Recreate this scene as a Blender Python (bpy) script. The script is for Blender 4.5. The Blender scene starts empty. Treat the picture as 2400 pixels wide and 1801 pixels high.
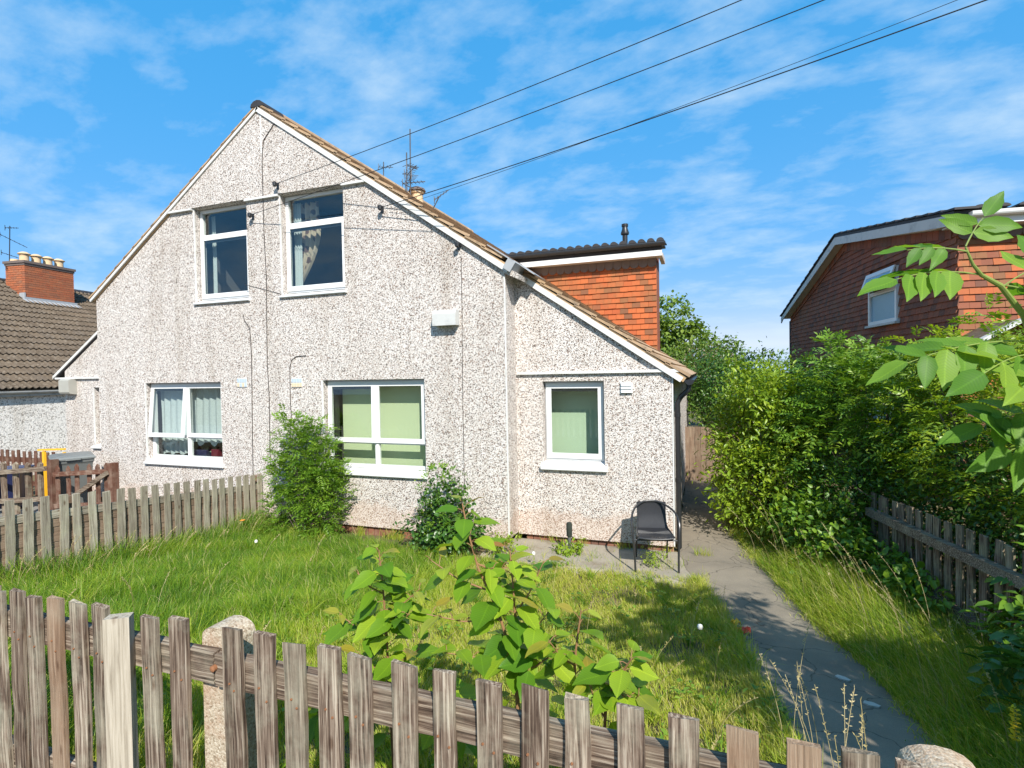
import bpy, math, random
import numpy as np
from mathutils import Vector, Matrix, Euler
from mathutils.geometry import tessellate_polygon

random.seed(7)
rng = np.random.default_rng(11)
R = math.radians
scene = bpy.context.scene
COL = scene.collection

# ------------------------------------------------------------------ camera
FPX, PW, PH = 1250.834, 2400.0, 1801.0
CAM = np.array([0.0, -6.72, 2.345])
_yaw, _pit, _rol = R(-19.637), R(-1.058), R(-1.062)
FW = np.array([math.sin(_yaw) * math.cos(_pit), math.cos(_yaw) * math.cos(_pit), math.sin(_pit)])
_rt = np.array([math.cos(_yaw), -math.sin(_yaw), 0.0])
_up = np.cross(_rt, FW)
RT = math.cos(_rol) * _rt + math.sin(_rol) * _up
UP = -math.sin(_rol) * _rt + math.cos(_rol) * _up
cd = bpy.data.cameras.new('camera')
cam = bpy.data.objects.new('camera', cd)
COL.objects.link(cam)
cd.sensor_fit = 'HORIZONTAL'
cd.sensor_width = 36.0
cd.lens = FPX / PW * 36.0
cd.clip_start = 0.05
cd.clip_end = 2000.0
m = Matrix.Identity(4)
for i in range(3):
    m[i][0], m[i][1], m[i][2], m[i][3] = RT[i], UP[i], -FW[i], CAM[i]
cam.matrix_world = m
scene.camera = cam

# ------------------------------------------------------------------ sky
SUN_EL, SUN_AZ = R(40.0), R(35.0)        # azimuth measured from the facade's normal, to the right
SUNV = Vector((math.sin(SUN_AZ) * math.cos(SUN_EL), -math.cos(SUN_AZ) * math.cos(SUN_EL), math.sin(SUN_EL)))
world = bpy.data.worlds.new('World')
scene.world = world
world.use_nodes = True
wn, wl = world.node_tree.nodes, world.node_tree.links
wn.clear()
w_out = wn.new('ShaderNodeOutputWorld')
w_bg = wn.new('ShaderNodeBackground')
w_bg.inputs['Strength'].default_value = 0.13
sky = wn.new('ShaderNodeTexSky')
sky.sky_type = 'NISHITA'
sky.sun_disc = False
sky.sun_elevation = SUN_EL
sky.sun_rotation = math.pi - SUN_AZ
sky.air_density = 1.0
sky.dust_density = 0.3
sky.ozone_density = 2.2
# vivid, evenly bright blue: squeeze the sky's brightness range, deepen its colour
sh = wn.new('ShaderNodeSeparateColor'); sh.mode = 'HSV'
wl.new(sky.outputs[0], sh.inputs[0])
sv = wn.new('ShaderNodeMath'); sv.operation = 'POWER'; sv.inputs[1].default_value = 0.22
wl.new(sh.outputs[2], sv.inputs[0])
sv2 = wn.new('ShaderNodeMath'); sv2.operation = 'MULTIPLY'; sv2.inputs[1].default_value = 3.45
wl.new(sv.outputs[0], sv2.inputs[0])
ss = wn.new('ShaderNodeMath'); ss.operation = 'MULTIPLY_ADD'; ss.inputs[1].default_value = 1.15; ss.inputs[2].default_value = 0.14; ss.use_clamp = True
wl.new(sh.outputs[1], ss.inputs[0])
ss2 = wn.new('ShaderNodeMath'); ss2.operation = 'MINIMUM'; ss2.inputs[1].default_value = 0.93
wl.new(ss.outputs[0], ss2.inputs[0])
hsv = wn.new('ShaderNodeCombineColor'); hsv.mode = 'HSV'
hsv.inputs[0].default_value = 0.5975
wl.new(ss2.outputs[0], hsv.inputs[1]); wl.new(sv2.outputs[0], hsv.inputs[2])
# thin broken cirrus over the whole sky: direction projected on a flat layer
tc = wn.new('ShaderNodeTexCoord')
sep = wn.new('ShaderNodeSeparateXYZ')
wl.new(tc.outputs['Generated'], sep.inputs[0])
mx = wn.new('ShaderNodeMath'); mx.operation = 'MAXIMUM'; mx.inputs[1].default_value = 0.0
wl.new(sep.outputs[2], mx.inputs[0])
ad = wn.new('ShaderNodeMath'); ad.operation = 'ADD'; ad.inputs[1].default_value = 0.22
wl.new(mx.outputs[0], ad.inputs[0])
dv = []
for k in (0, 1):
    d = wn.new('ShaderNodeMath'); d.operation = 'DIVIDE'
    wl.new(sep.outputs[k], d.inputs[0]); wl.new(ad.outputs[0], d.inputs[1]); dv.append(d)
cmb = wn.new('ShaderNodeCombineXYZ')
wl.new(dv[0].outputs[0], cmb.inputs[0]); wl.new(dv[1].outputs[0], cmb.inputs[1])
mp = wn.new('ShaderNodeMapping')
mp.inputs['Rotation'].default_value = (0, 0, R(28))
mp.inputs['Scale'].default_value = (1.0, 1.45, 1.0)
mp.inputs['Location'].default_value = (5.7, 2.3, 0)
wl.new(cmb.outputs[0], mp.inputs[0])
n1 = wn.new('ShaderNodeTexNoise')
n1.inputs['Scale'].default_value = 2.2; n1.inputs['Detail'].default_value = 9; n1.inputs['Roughness'].default_value = 0.56
n1.inputs['Distortion'].default_value = 0.35
wl.new(mp.outputs[0], n1.inputs['Vector'])
n2 = wn.new('ShaderNodeTexNoise')
n2.inputs['Scale'].default_value = 5.5; n2.inputs['Detail'].default_value = 7; n2.inputs['Roughness'].default_value = 0.6
wl.new(mp.outputs[0], n2.inputs['Vector'])
mixn = wn.new('ShaderNodeMix'); mixn.data_type = 'FLOAT'; mixn.inputs[0].default_value = 0.42
wl.new(n1.outputs[0], mixn.inputs[2]); wl.new(n2.outputs[0], mixn.inputs[3])
cr = wn.new('ShaderNodeValToRGB')
cr.color_ramp.elements[0].position = 0.46; cr.color_ramp.elements[0].color = (0, 0, 0, 1)
cr.color_ramp.elements[1].position = 0.76; cr.color_ramp.elements[1].color = (0.78, 0.78, 0.78, 1)
wl.new(mixn.outputs[0], cr.inputs[0])
wm = wn.new('ShaderNodeMix'); wm.data_type = 'RGBA'
wm.inputs[7].default_value = (3.7, 4.6, 5.3, 1)
wl.new(cr.outputs[0], wm.inputs[0]); wl.new(hsv.outputs[0], wm.inputs[6])
wl.new(wm.outputs[2], w_bg.inputs['Color'])
wl.new(w_bg.outputs[0], w_out.inputs[0])

# ------------------------------------------------------------------ sun and exposure
ld = bpy.data.lights.new('sun', 'SUN')
ld.energy = 5.0
ld.angle = R(0.55)
ld.color = (1.0, 0.955, 0.88)
sun = bpy.data.objects.new('sun', ld)
COL.objects.link(sun)
sun.rotation_euler = SUNV.to_track_quat('Z', 'Y').to_euler()
sun.location = (6, -10, 12)
vs = scene.view_settings
vs.view_transform = 'Standard'
vs.look = 'None'
vs.gamma = 1.0
vs.exposure = 0.60
vs.use_curve_mapping = False
scene.render.engine = 'CYCLES'
scene.cycles.max_bounces = 8
scene.cycles.transparent_max_bounces = 12

# ------------------------------------------------------------------ pixel of the photograph -> point on a plane
def ray(px, py):
    return FW + RT * (px - PW / 2) / FPX - UP * (py - PH / 2) / FPX
def on(axis, v, px, py):
    d = ray(px, py)
    return CAM + d * ((v - CAM[axis]) / d[axis])
def on_x(px, py, v): return on(0, v, px, py)
def on_y(px, py, v): return on(1, v, px, py)
def on_z(px, py, v): return on(2, v, px, py)
def on_plane(px, py, p0, n):
    d = ray(px, py)
    n = np.array(n, float)
    return CAM + d * (((np.array(p0, float) - CAM) @ n) / (d @ n))
def gz(x, y):
    """height of the garden: level by the house, rising to the pavement"""
    t = np.maximum(0.0, -1.2 - np.asarray(y, float))
    return np.minimum(0.123 * t * np.minimum(1, t / 0.8 + 0.2), 0.505)

# ------------------------------------------------------------------ material helpers
MATS = {}
def mat(name):
    if name in MATS: return MATS[name], None, None, None
    mt = bpy.data.materials.new(name)
    mt.use_nodes = True
    MATS[name] = mt
    nt = mt.node_tree
    return mt, nt.nodes, nt.links, nt.nodes['Principled BSDF']
def nnode(n, t, **kw):
    o = n.new(t)
    for k, v in kw.items():
        if k in o.inputs.keys(): o.inputs[k].default_value = v
        else: setattr(o, k, v)
    return o
def ramp(n, stops, interp='LINEAR'):
    r = n.new('ShaderNodeValToRGB')
    r.color_ramp.interpolation = interp
    e = r.color_ramp.elements
    while len(e) < len(stops): e.new(0.5)
    for q, (p, c) in zip(e, stops):
        q.position = p
        q.color = (*c, 1) if len(c) == 3 else c
    return r
def mixc(n, l, fac, a, b, mode='MIX'):
    q = n.new('ShaderNodeMix'); q.data_type = 'RGBA'; q.blend_type = mode
    for s, v in ((0, fac), (6, a), (7, b)):
        if hasattr(v, 'default_value') or hasattr(v, 'is_linked'): l.new(v, q.inputs[s])
        elif s == 0: q.inputs[0].default_value = v
        else: q.inputs[s].default_value = (*v, 1)
    return q.outputs[2]
def bump(n, l, h, bsdf, strength=0.4, dist=0.01, normal=None):
    b = n.new('ShaderNodeBump')
    b.inputs['Strength'].default_value = strength
    b.inputs['Distance'].default_value = dist
    l.new(h, b.inputs['Height'])
    if normal is not None: l.new(normal, b.inputs['Normal'])
    l.new(b.outputs[0], bsdf.inputs['Normal'])
    return b.outputs[0]
def coords(n, l, kind='Object', scale=(1, 1, 1), rnd=0.0):
    t = n.new('ShaderNodeTexCoord')
    mpn = n.new('ShaderNodeMapping')
    mpn.inputs['Scale'].default_value = scale
    l.new(t.outputs[kind], mpn.inputs[0])
    if rnd:
        oi = n.new('ShaderNodeObjectInfo')
        mu = n.new('ShaderNodeMath'); mu.operation = 'MULTIPLY'; mu.inputs[1].default_value = rnd
        l.new(oi.outputs['Random'], mu.inputs[0])
        l.new(mu.outputs[0], mpn.inputs['Location'])
    return mpn.outputs[0]
def noise(n, l, vec, scale, detail=4, rough=0.55, dist=0.0):
    q = nnode(n, 'ShaderNodeTexNoise', Scale=scale, Detail=detail, Roughness=rough, Distortion=dist)
    l.new(vec, q.inputs['Vector'])
    return q.outputs[0]
def plain(name, col, rough=0.5, spec=0.5, var=0.12, nscale=9.0, bmp=0.0, metal=0.0, dirt=None, dirt_amt=0.0):
    mt, n, l, b = mat(name)
    if n is None: return mt
    v = coords(n, l, 'Object', rnd=40.0)
    f = noise(n, l, v, nscale, 5, 0.6)
    a = tuple(c * (1 - var) for c in col); c2 = tuple(min(1, c * (1 + var)) for c in col)
    c = mixc(n, l, f, a, c2)
    if dirt is not None:
        f2 = noise(n, l, v, nscale * 0.45, 8, 0.7)
        r = ramp(n, [(0.52, (0, 0, 0)), (0.72, (dirt_amt,) * 3)])
        l.new(f2, r.inputs[0])
        c = mixc(n, l, r.outputs[0], c, dirt)
    l.new(c, b.inputs['Base Color'])
    b.inputs['Roughness'].default_value = rough
    b.inputs['Specular IOR Level'].default_value = spec
    b.inputs['Metallic'].default_value = metal
    if bmp:
        f3 = noise(n, l, v, nscale * 6, 4, 0.6)
        bump(n, l, f3, b, bmp, 0.004)
    return mt

# --- pebbledash render
def make_dash(name, pale, mid, dark, red, scale, dark_at=0.2, big=0.5):
    mt, n, l, b = mat(name)
    v = coords(n, l, 'Object')
    vo = nnode(n, 'ShaderNodeTexVoronoi', Scale=scale)
    nz = nnode(n, 'ShaderNodeTexNoise', Scale=scale * 0.7, Detail=2)
    l.new(v, nz.inputs['Vector'])
    wv = n.new('ShaderNodeVectorMath'); wv.operation = 'MULTIPLY_ADD'
    l.new(nz.outputs['Color'], wv.inputs[0]); wv.inputs[1].default_value = (0.012,) * 3; l.new(v, wv.inputs[2])
    l.new(wv.outputs[0], vo.inputs['Vector'])
    sepc = n.new('ShaderNodeSeparateColor')
    l.new(vo.outputs['Color'], sepc.inputs[0])
    r = ramp(n, [(0.0, dark), (dark_at * 0.55, dark), (dark_at * 0.6, red), (dark_at, red), (dark_at + 0.02, mid), (0.48, mid), (0.5, pale), (1.0, tuple(min(1, c * 1.12) for c in pale))], 'CONSTANT')
    l.new(sepc.outputs[0], r.inputs[0])
    f = noise(n, l, v, 0.8, 7, 0.6)
    r2 = ramp(n, [(0.32, (0.86, 0.83, 0.80)), (0.62, (1, 1, 1))])
    l.new(f, r2.inputs[0])
    c = mixc(n, l, big, r.outputs[0], r2.outputs[0], 'MULTIPLY')
    # reddish splash-up of soil near the ground: a stain with an uneven edge
    sp = n.new('ShaderNodeSeparateXYZ'); l.new(v, sp.inputs[0])
    fz = noise(n, l, v, 2.2, 6, 0.65)
    ma = n.new('ShaderNodeMath'); ma.operation = 'MULTIPLY_ADD'; ma.inputs[1].default_value = -0.75; l.new(fz, ma.inputs[0]); l.new(sp.outputs[2], ma.inputs[2])
    r3 = ramp(n, [(0.0, (0.30,) * 3), (0.10, (0, 0, 0))])
    l.new(ma.outputs[0], r3.inputs[0])
    c = mixc(n, l, r3.outputs[0], c, (0.52, 0.33, 0.22))
    mps = n.new('ShaderNodeMapping'); mps.inputs['Scale'].default_value = (1.0, 1.0, 0.12)
    l.new(v, mps.inputs[0])
    fs = noise(n, l, mps.outputs[0], 3.0, 7, 0.62)
    rs = ramp(n, [(0.50, (1, 1, 1)), (0.74, (0.74, 0.70, 0.65))])
    l.new(fs, rs.inputs[0])
    c = mixc(n, l, 0.8, c, rs.outputs[0], 'MULTIPLY')
    l.new(c, b.inputs['Base Color'])
    b.inputs['Roughness'].default_value = 0.85
    b.inputs['Specular IOR Level'].default_value = 0.25
    inv = n.new('ShaderNodeMath'); inv.operation = 'SUBTRACT'; inv.inputs[0].default_value = 1.0
    l.new(vo.outputs['Distance'], inv.inputs[1])
    bump(n, l, inv.outputs[0], b, 0.55, 0.010)
    return mt
M_DASH = make_dash('pebbledash', (0.69, 0.65, 0.61), (0.56, 0.51, 0.465), (0.095, 0.076, 0.065), (0.30, 0.215, 0.17), 104, 0.28)
M_DASH2 = make_dash('pale_pebbledash', (0.86, 0.82, 0.76), (0.72, 0.69, 0.64), (0.40, 0.37, 0.33), (0.5, 0.46, 0.42), 34, 0.2)

M_WHITE = plain('white_plastic', (0.70, 0.70, 0.69), 0.28, 0.5, 0.03, 3, dirt=(0.42, 0.38, 0.30), dirt_amt=0.25)
M_TRIM = plain('white_trim', (0.64, 0.63, 0.60), 0.45, 0.4, 0.06, 7, dirt=(0.36, 0.32, 0.27), dirt_amt=0.5)
M_OLDWHITE = plain('old_white_paint', (0.52, 0.52, 0.50), 0.55, 0.35, 0.08, 8, dirt=(0.24, 0.24, 0.23), dirt_amt=0.75)
M_LEAD = plain('lead', (0.34, 0.35, 0.36), 0.5, 0.5, 0.12, 12, 0.2)
M_BLACK = plain('black_plastic', (0.018, 0.019, 0.021), 0.38, 0.5, 0.25, 14)
M_DARKGREY = plain('dark_grey_plastic', (0.10, 0.105, 0.10), 0.45, 0.45, 0.15, 8, 0.1)
M_GREYLID = plain('grey_plastic_lid', (0.16, 0.17, 0.165), 0.45, 0.45, 0.12, 8, 0.1)
M_NAVY = plain('navy_plastic', (0.012, 0.016, 0.055), 0.35, 0.5, 0.2, 8)
M_NAVYLID = plain('navy_plastic_lid', (0.05, 0.06, 0.12), 0.35, 0.5, 0.2, 8)
M_YELLOW = plain('yellow_paint', (0.80, 0.42, 0.015), 0.4, 0.5, 0.1, 8)
M_CHAIR = plain('charcoal_resin', (0.030, 0.030, 0.033), 0.42, 0.5, 0.3, 30)
M_CHAIRTUBE = plain('charcoal_metal', (0.026, 0.026, 0.028), 0.32, 0.5, 0.2, 20)
M_MORTAR = plain('sand_mortar', (0.44, 0.30, 0.17), 0.9, 0.2, 0.22, 7, 0.8, dirt=(0.20, 0.17, 0.12), dirt_amt=0.6)
M_CABLE = plain('brown_cable', (0.05, 0.042, 0.038), 0.6, 0.3, 0.3, 20)
M_WIRE = plain('dark_wire', (0.016, 0.017, 0.02), 0.6, 0.3, 0.1, 20)
M_RUSTMETAL = plain('rusty_steel', (0.23, 0.10, 0.045), 0.75, 0.3, 0.35, 40, 0.6)
M_ALU = plain('weathered_aluminium', (0.10, 0.10, 0.105), 0.5, 0.5, 0.3, 20, metal=0.3)
M_CONC = plain('concrete', (0.29, 0.255, 0.20), 0.9, 0.2, 0.25, 5, 0.8, dirt=(0.15, 0.105, 0.06), dirt_amt=0.8)
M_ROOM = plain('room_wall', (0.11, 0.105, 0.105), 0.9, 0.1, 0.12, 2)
M_BLIND = plain('sage_blind', (0.57, 0.62, 0.40), 0.85, 0.15, 0.03, 3, 0.05)
M_BLIND2 = plain('sage_blind_translucent', (0.53, 0.63, 0.46), 0.85, 0.15, 0.03, 3, 0.05)
M_NET = plain('net_curtain', (0.45, 0.49, 0.50), 0.9, 0.1, 0.16, 28, 0.3)
M_CURTAIN = None
M_TERRA = plain('buff_terracotta', (0.60, 0.43, 0.26), 0.8, 0.25, 0.12, 9, 0.3, dirt=(0.30, 0.25, 0.18), dirt_amt=0.4)
M_DARKTILE = plain('dark_concrete_tile', (0.035, 0.033, 0.035), 0.65, 0.35, 0.3, 10, 0.3)
M_SCALLOP = plain('grey_brown_tile', (0.15, 0.115, 0.10), 0.75, 0.3, 0.25, 12, 0.3)
M_SOFFIT = plain('soffit_paint', (0.52, 0.46, 0.42), 0.6, 0.3, 0.1, 6)
M_STONE = plain('pale_chip', (0.46, 0.43, 0.38), 0.8, 0.2, 0.1, 30)
M_RED = plain('red_wrapper', (0.75, 0.07, 0.03), 0.3, 0.5, 0.15, 30)
M_GOLD = plain('yellow_wrapper', (0.85, 0.45, 0.02), 0.3, 0.5, 0.15, 30)
M_POPPY = plain('orange_petal', (0.85, 0.24, 0.01), 0.6, 0.2, 0.15, 30)
M_YFLOWER = plain('yellow_petal', (0.82, 0.52, 0.01), 0.6, 0.2, 0.15, 30)
M_PUFF = plain('pale_seedhead', (0.70, 0.68, 0.62), 0.9, 0.1, 0.1, 60)
M_TOYRED = plain('faded_red_box', (0.16, 0.02, 0.035), 0.6, 0.3, 0.2, 10)
M_TOYBLUE = plain('faded_blue_box', (0.03, 0.035, 0.09), 0.6, 0.3, 0.2, 10)

# --- glass: clear sheet with a mirror coat by Fresnel
def make_glass(name, tint, refl=1.0):
    mt, n, l, b = mat(name)
    out = n['Material Output']
    n.remove(b)
    tr = n.new('ShaderNodeBsdfTransparent'); tr.inputs[0].default_value = (*tint, 1)
    gl = n.new('ShaderNodeBsdfGlossy'); gl.inputs['Roughness'].default_value = 0.015
    lw = n.new('ShaderNodeLayerWeight'); lw.inputs['Blend'].default_value = 0.5
    pw = n.new('ShaderNodeMath'); pw.operation = 'POWER'; pw.inputs[1].default_value = 4.0
    l.new(lw.outputs['Facing'], pw.inputs[0])
    mu = n.new('ShaderNodeMath'); mu.operation = 'MULTIPLY_ADD'; mu.inputs[1].default_value = 0.9; mu.inputs[2].default_value = 0.045 * refl; mu.use_clamp = True
    l.new(pw.outputs[0], mu.inputs[0])
    mxs = n.new('ShaderNodeMixShader')
    l.new(mu.outputs[0], mxs.inputs[0]); l.new(tr.outputs[0], mxs.inputs[1]); l.new(gl.outputs[0], mxs.inputs[2])
    l.new(mxs.outputs[0], out.inputs['Surface'])
    return mt
M_GLASS = make_glass('window_glass', (0.92, 0.95, 0.93), 1.5)
M_FROST = plain('obscured_glass', (0.19, 0.33, 0.42), 0.22, 0.6, 0.10, 40, 0.25)

# --- patterned curtain
def make_curtain():
    mt, n, l, b = mat('leaf_print_curtain')
    v = coords(n, l, 'Object')
    vo = nnode(n, 'ShaderNodeTexVoronoi', Scale=7.0)
    l.new(v, vo.inputs['Vector'])
    r = ramp(n, [(0.0, (0.10, 0.055, 0.05)), (0.36, (0.13, 0.075, 0.06)), (0.42, (0.44, 0.35, 0.26)), (1.0, (0.50, 0.42, 0.33))])
    l.new(vo.outputs['Distance'], r.inputs[0])
    l.new(r.outputs[0], b.inputs['Base Color'])
    b.inputs['Roughness'].default_value = 0.9
    return mt
M_CURTAIN = make_curtain()

# --- weathered wood; axis = direction of the grain in object space
def make_wood(name, stops, axis=2, lichen=(0.42, 0.41, 0.31), lich=0.5, rough=0.85):
    mt, n, l, b = mat(name)
    sc = [105.0, 105.0, 105.0]; sc[axis] = 3.2
    v = coords(n, l, 'Object', tuple(sc), rnd=60.0)
    f = noise(n, l, v, 1.0, 7, 0.62, 0.5)
    r = ramp(n, stops)
    l.new(f, r.inputs[0])
    v2 = coords(n, l, 'Object', rnd=33.0)
    f2 = noise(n, l, v2, 5.0, 6, 0.65)
    r2 = ramp(n, [(0.46, (0, 0, 0)), (0.70, (lich,) * 3)])
    l.new(f2, r2.inputs[0])
    c = mixc(n, l, r2.outputs[0], r.outputs[0], lichen)
    oi = n.new('ShaderNodeObjectInfo')
    r3 = ramp(n, [(0.0, (0.74, 0.70, 0.66)), (0.5, (0.98, 0.95, 0.92)), (1.0, (1.12, 1.10, 1.06))])
    l.new(oi.outputs['Random'], r3.inputs[0])
    c = mixc(n, l, 1.0, c, r3.outputs[0], 'MULTIPLY')
    # knots
    sc3 = [11.0, 11.0, 11.0]; sc3[axis] = 4.5
    v3 = coords(n, l, 'Object', tuple(sc3), rnd=91.0)
    vo = nnode(n, 'ShaderNodeTexVoronoi', Scale=1.0)
    l.new(v3, vo.inputs['Vector'])
    r4 = ramp(n, [(0.07, (0.45, 0.36, 0.30)), (0.15, (1, 1, 1))])
    l.new(vo.outputs['Distance'], r4.inputs[0])
    c = mixc(n, l, 0.85, c, r4.outputs[0], 'MULTIPLY')
    l.new(c, b.inputs['Base Color'])
    b.inputs['Roughness'].default_value = rough
    b.inputs['Specular IOR Level'].default_value = 0.2
    bump(n, l, f, b, 0.75, 0.006)
    return mt
W_STOPS = [(0.34, (0.036, 0.024, 0.017)), (0.45, (0.110, 0.076, 0.055)), (0.54, (0.215, 0.163, 0.122)), (0.66, (0.42, 0.36, 0.285))]
W_PALE = [(0.28, (0.09, 0.076, 0.058)), (0.42, (0.21, 0.185, 0.145)), (0.58, (0.33, 0.305, 0.245)), (0.74, (0.47, 0.445, 0.38))]
W_BROWN = [(0.25, (0.05, 0.020, 0.013)), (0.5, (0.12, 0.052, 0.034)), (0.75, (0.22, 0.13, 0.095))]
W_BOARD = [(0.25, (0.10, 0.066, 0.045)), (0.5, (0.22, 0.155, 0.11)), (0.75, (0.34, 0.26, 0.19))]
W_NEW = [(0.3, (0.22, 0.19, 0.145)), (0.5, (0.40, 0.36, 0.29)), (0.7, (0.52, 0.48, 0.40))]
M_WOOD = make_wood('weathered_picket_wood', W_STOPS, 2)
M_WOODX = make_wood('weathered_rail_wood', W_STOPS, 0, lich=0.3)
M_WOODY = make_wood('weathered_rail_wood_long', W_PALE, 1, lich=0.3)
M_PALE = make_wood('silvered_picket_wood', W_PALE, 2, (0.42, 0.44, 0.30), 0.35)
M_NEWWOOD = make_wood('new_batten_wood', W_NEW, 2, lich=0.1)
M_BOARDY = make_wood('brown_board_wood', W_BOARD, 1, lich=0.15)
M_BROWN = make_wood('brown_stained_wood', W_BROWN, 2, (0.34, 0.27, 0.21), 0.4)
M_BROWNX = make_wood('brown_stained_rail', W_BROWN, 0, (0.36, 0.29, 0.23), 0.6)
M_TAN = make_wood('tan_picket_wood', [(0.3, (0.12, 0.07, 0.043)), (0.5, (0.235, 0.155, 0.10)), (0.72, (0.36, 0.265, 0.19))], 2, lich=0.2)
M_SHADEWOOD = make_wood('dull_picket_wood', W_STOPS, 2, (0.34, 0.36, 0.22), 0.5)
M_PLANK = make_wood('grey_brown_plank', W_BOARD, 2, lich=0.2)

# --- pieces that vary one by one
def make_tiles(name, stops, rough=0.75, moss=None, moss_amt=0.5, nscale=3.0):
    mt, n, l, b = mat(name)
    oi = n.new('ShaderNodeObjectInfo')
    ge = n.new('ShaderNodeNewGeometry')
    su = n.new('ShaderNodeMath'); su.operation = 'ADD'
    l.new(oi.outputs['Random'], su.inputs[0]); l.new(ge.outputs['Random Per Island'], su.inputs[1])
    fr = n.new('ShaderNodeMath'); fr.operation = 'FRACT'
    l.new(su.outputs[0], fr.inputs[0])
    r = ramp(n, stops)
    l.new(fr.outputs[0], r.inputs[0])
    po = ge.outputs['Position']
    f = noise(n, l, po, 26, 5, 0.6)
    c = mixc(n, l, 0.5, r.outputs[0], mixc(n, l, f, (0.62, 0.62, 0.62), (1.3, 1.3, 1.3)), 'MULTIPLY')
    if moss is not None:
        f2 = noise(n, l, po, nscale, 8, 0.68)
        r2 = ramp(n, [(0.48, (0, 0, 0)), (0.70, (moss_amt,) * 3)])
        l.new(f2, r2.inputs[0])
        c = mixc(n, l, r2.outputs[0], c, moss)
    l.new(c, b.inputs['Base Color'])
    b.inputs['Roughness'].default_value = rough
    b.inputs['Specular IOR Level'].default_value = 0.3
    bump(n, l, f, b, 0.3, 0.004)
    return mt
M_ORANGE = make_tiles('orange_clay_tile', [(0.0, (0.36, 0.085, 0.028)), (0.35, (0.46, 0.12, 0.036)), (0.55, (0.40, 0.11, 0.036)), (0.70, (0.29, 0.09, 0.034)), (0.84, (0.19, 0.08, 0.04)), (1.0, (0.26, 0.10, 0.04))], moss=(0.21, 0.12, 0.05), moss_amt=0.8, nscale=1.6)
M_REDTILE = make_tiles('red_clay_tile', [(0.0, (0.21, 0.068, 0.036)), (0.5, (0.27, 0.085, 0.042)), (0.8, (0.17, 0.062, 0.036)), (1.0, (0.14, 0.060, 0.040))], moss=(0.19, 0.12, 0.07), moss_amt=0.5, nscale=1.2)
M_PANTILE = make_tiles('brown_roof_tile', [(0.0, (0.078, 0.056, 0.036)), (0.5, (0.112, 0.082, 0.054)), (1.0, (0.09, 0.068, 0.048))], moss=(0.34, 0.29, 0.23), moss_amt=0.35, nscale=12)
M_VERGE = make_tiles('sandy_roof_tile', [(0.0, (0.40, 0.26, 0.145)), (0.5, (0.50, 0.34, 0.205)), (1.0, (0.36, 0.24, 0.145))], moss=(0.12, 0.10, 0.075), moss_amt=0.75, nscale=6)
M_BRICK = make_tiles('red_brick', [(0.0, (0.33, 0.095, 0.045)), (0.5, (0.42, 0.13, 0.055)), (1.0, (0.27, 0.10, 0.055))], moss=(0.30, 0.20, 0.12), moss_amt=0.3, nscale=8)
M_PLINTH = make_tiles('plinth_brick', [(0.0, (0.20, 0.085, 0.055)), (0.5, (0.27, 0.11, 0.065)), (1.0, (0.155, 0.075, 0.055))], moss=(0.34, 0.24, 0.16), moss_amt=0.5, nscale=7)

def make_post():
    mt, n, l, b = mat('aggregate_concrete')
    v = coords(n, l, 'Object')
    vo = nnode(n, 'ShaderNodeTexVoronoi', Scale=150.0)
    l.new(v, vo.inputs['Vector'])
    sc = n.new('ShaderNodeSeparateColor'); l.new(vo.outputs['Color'], sc.inputs[0])
    r = ramp(n, [(0.0, (0.20, 0.145, 0.09)), (0.22, (0.34, 0.27, 0.185)), (0.6, (0.43, 0.355, 0.255)), (1.0, (0.52, 0.455, 0.35))])
    l.new(sc.outputs[0], r.inputs[0])
    f = noise(n, l, v, 9, 8, 0.7)
    r2 = ramp(n, [(0.46, (0, 0, 0)), (0.68, (0.6,) * 3)])
    l.new(f, r2.inputs[0])
    l.new(mixc(n, l, r2.outputs[0], r.outputs[0], (0.36, 0.21, 0.13)), b.inputs['Base Color'])
    b.inputs['Roughness'].default_value = 0.9
    iv = n.new('ShaderNodeMath'); iv.operation = 'SUBTRACT'; iv.inputs[0].default_value = 1; l.new(vo.outputs['Distance'], iv.inputs[1])
    bump(n, l, iv.outputs[0], b, 0.5, 0.003)
    return mt
M_POST = make_post()

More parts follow.
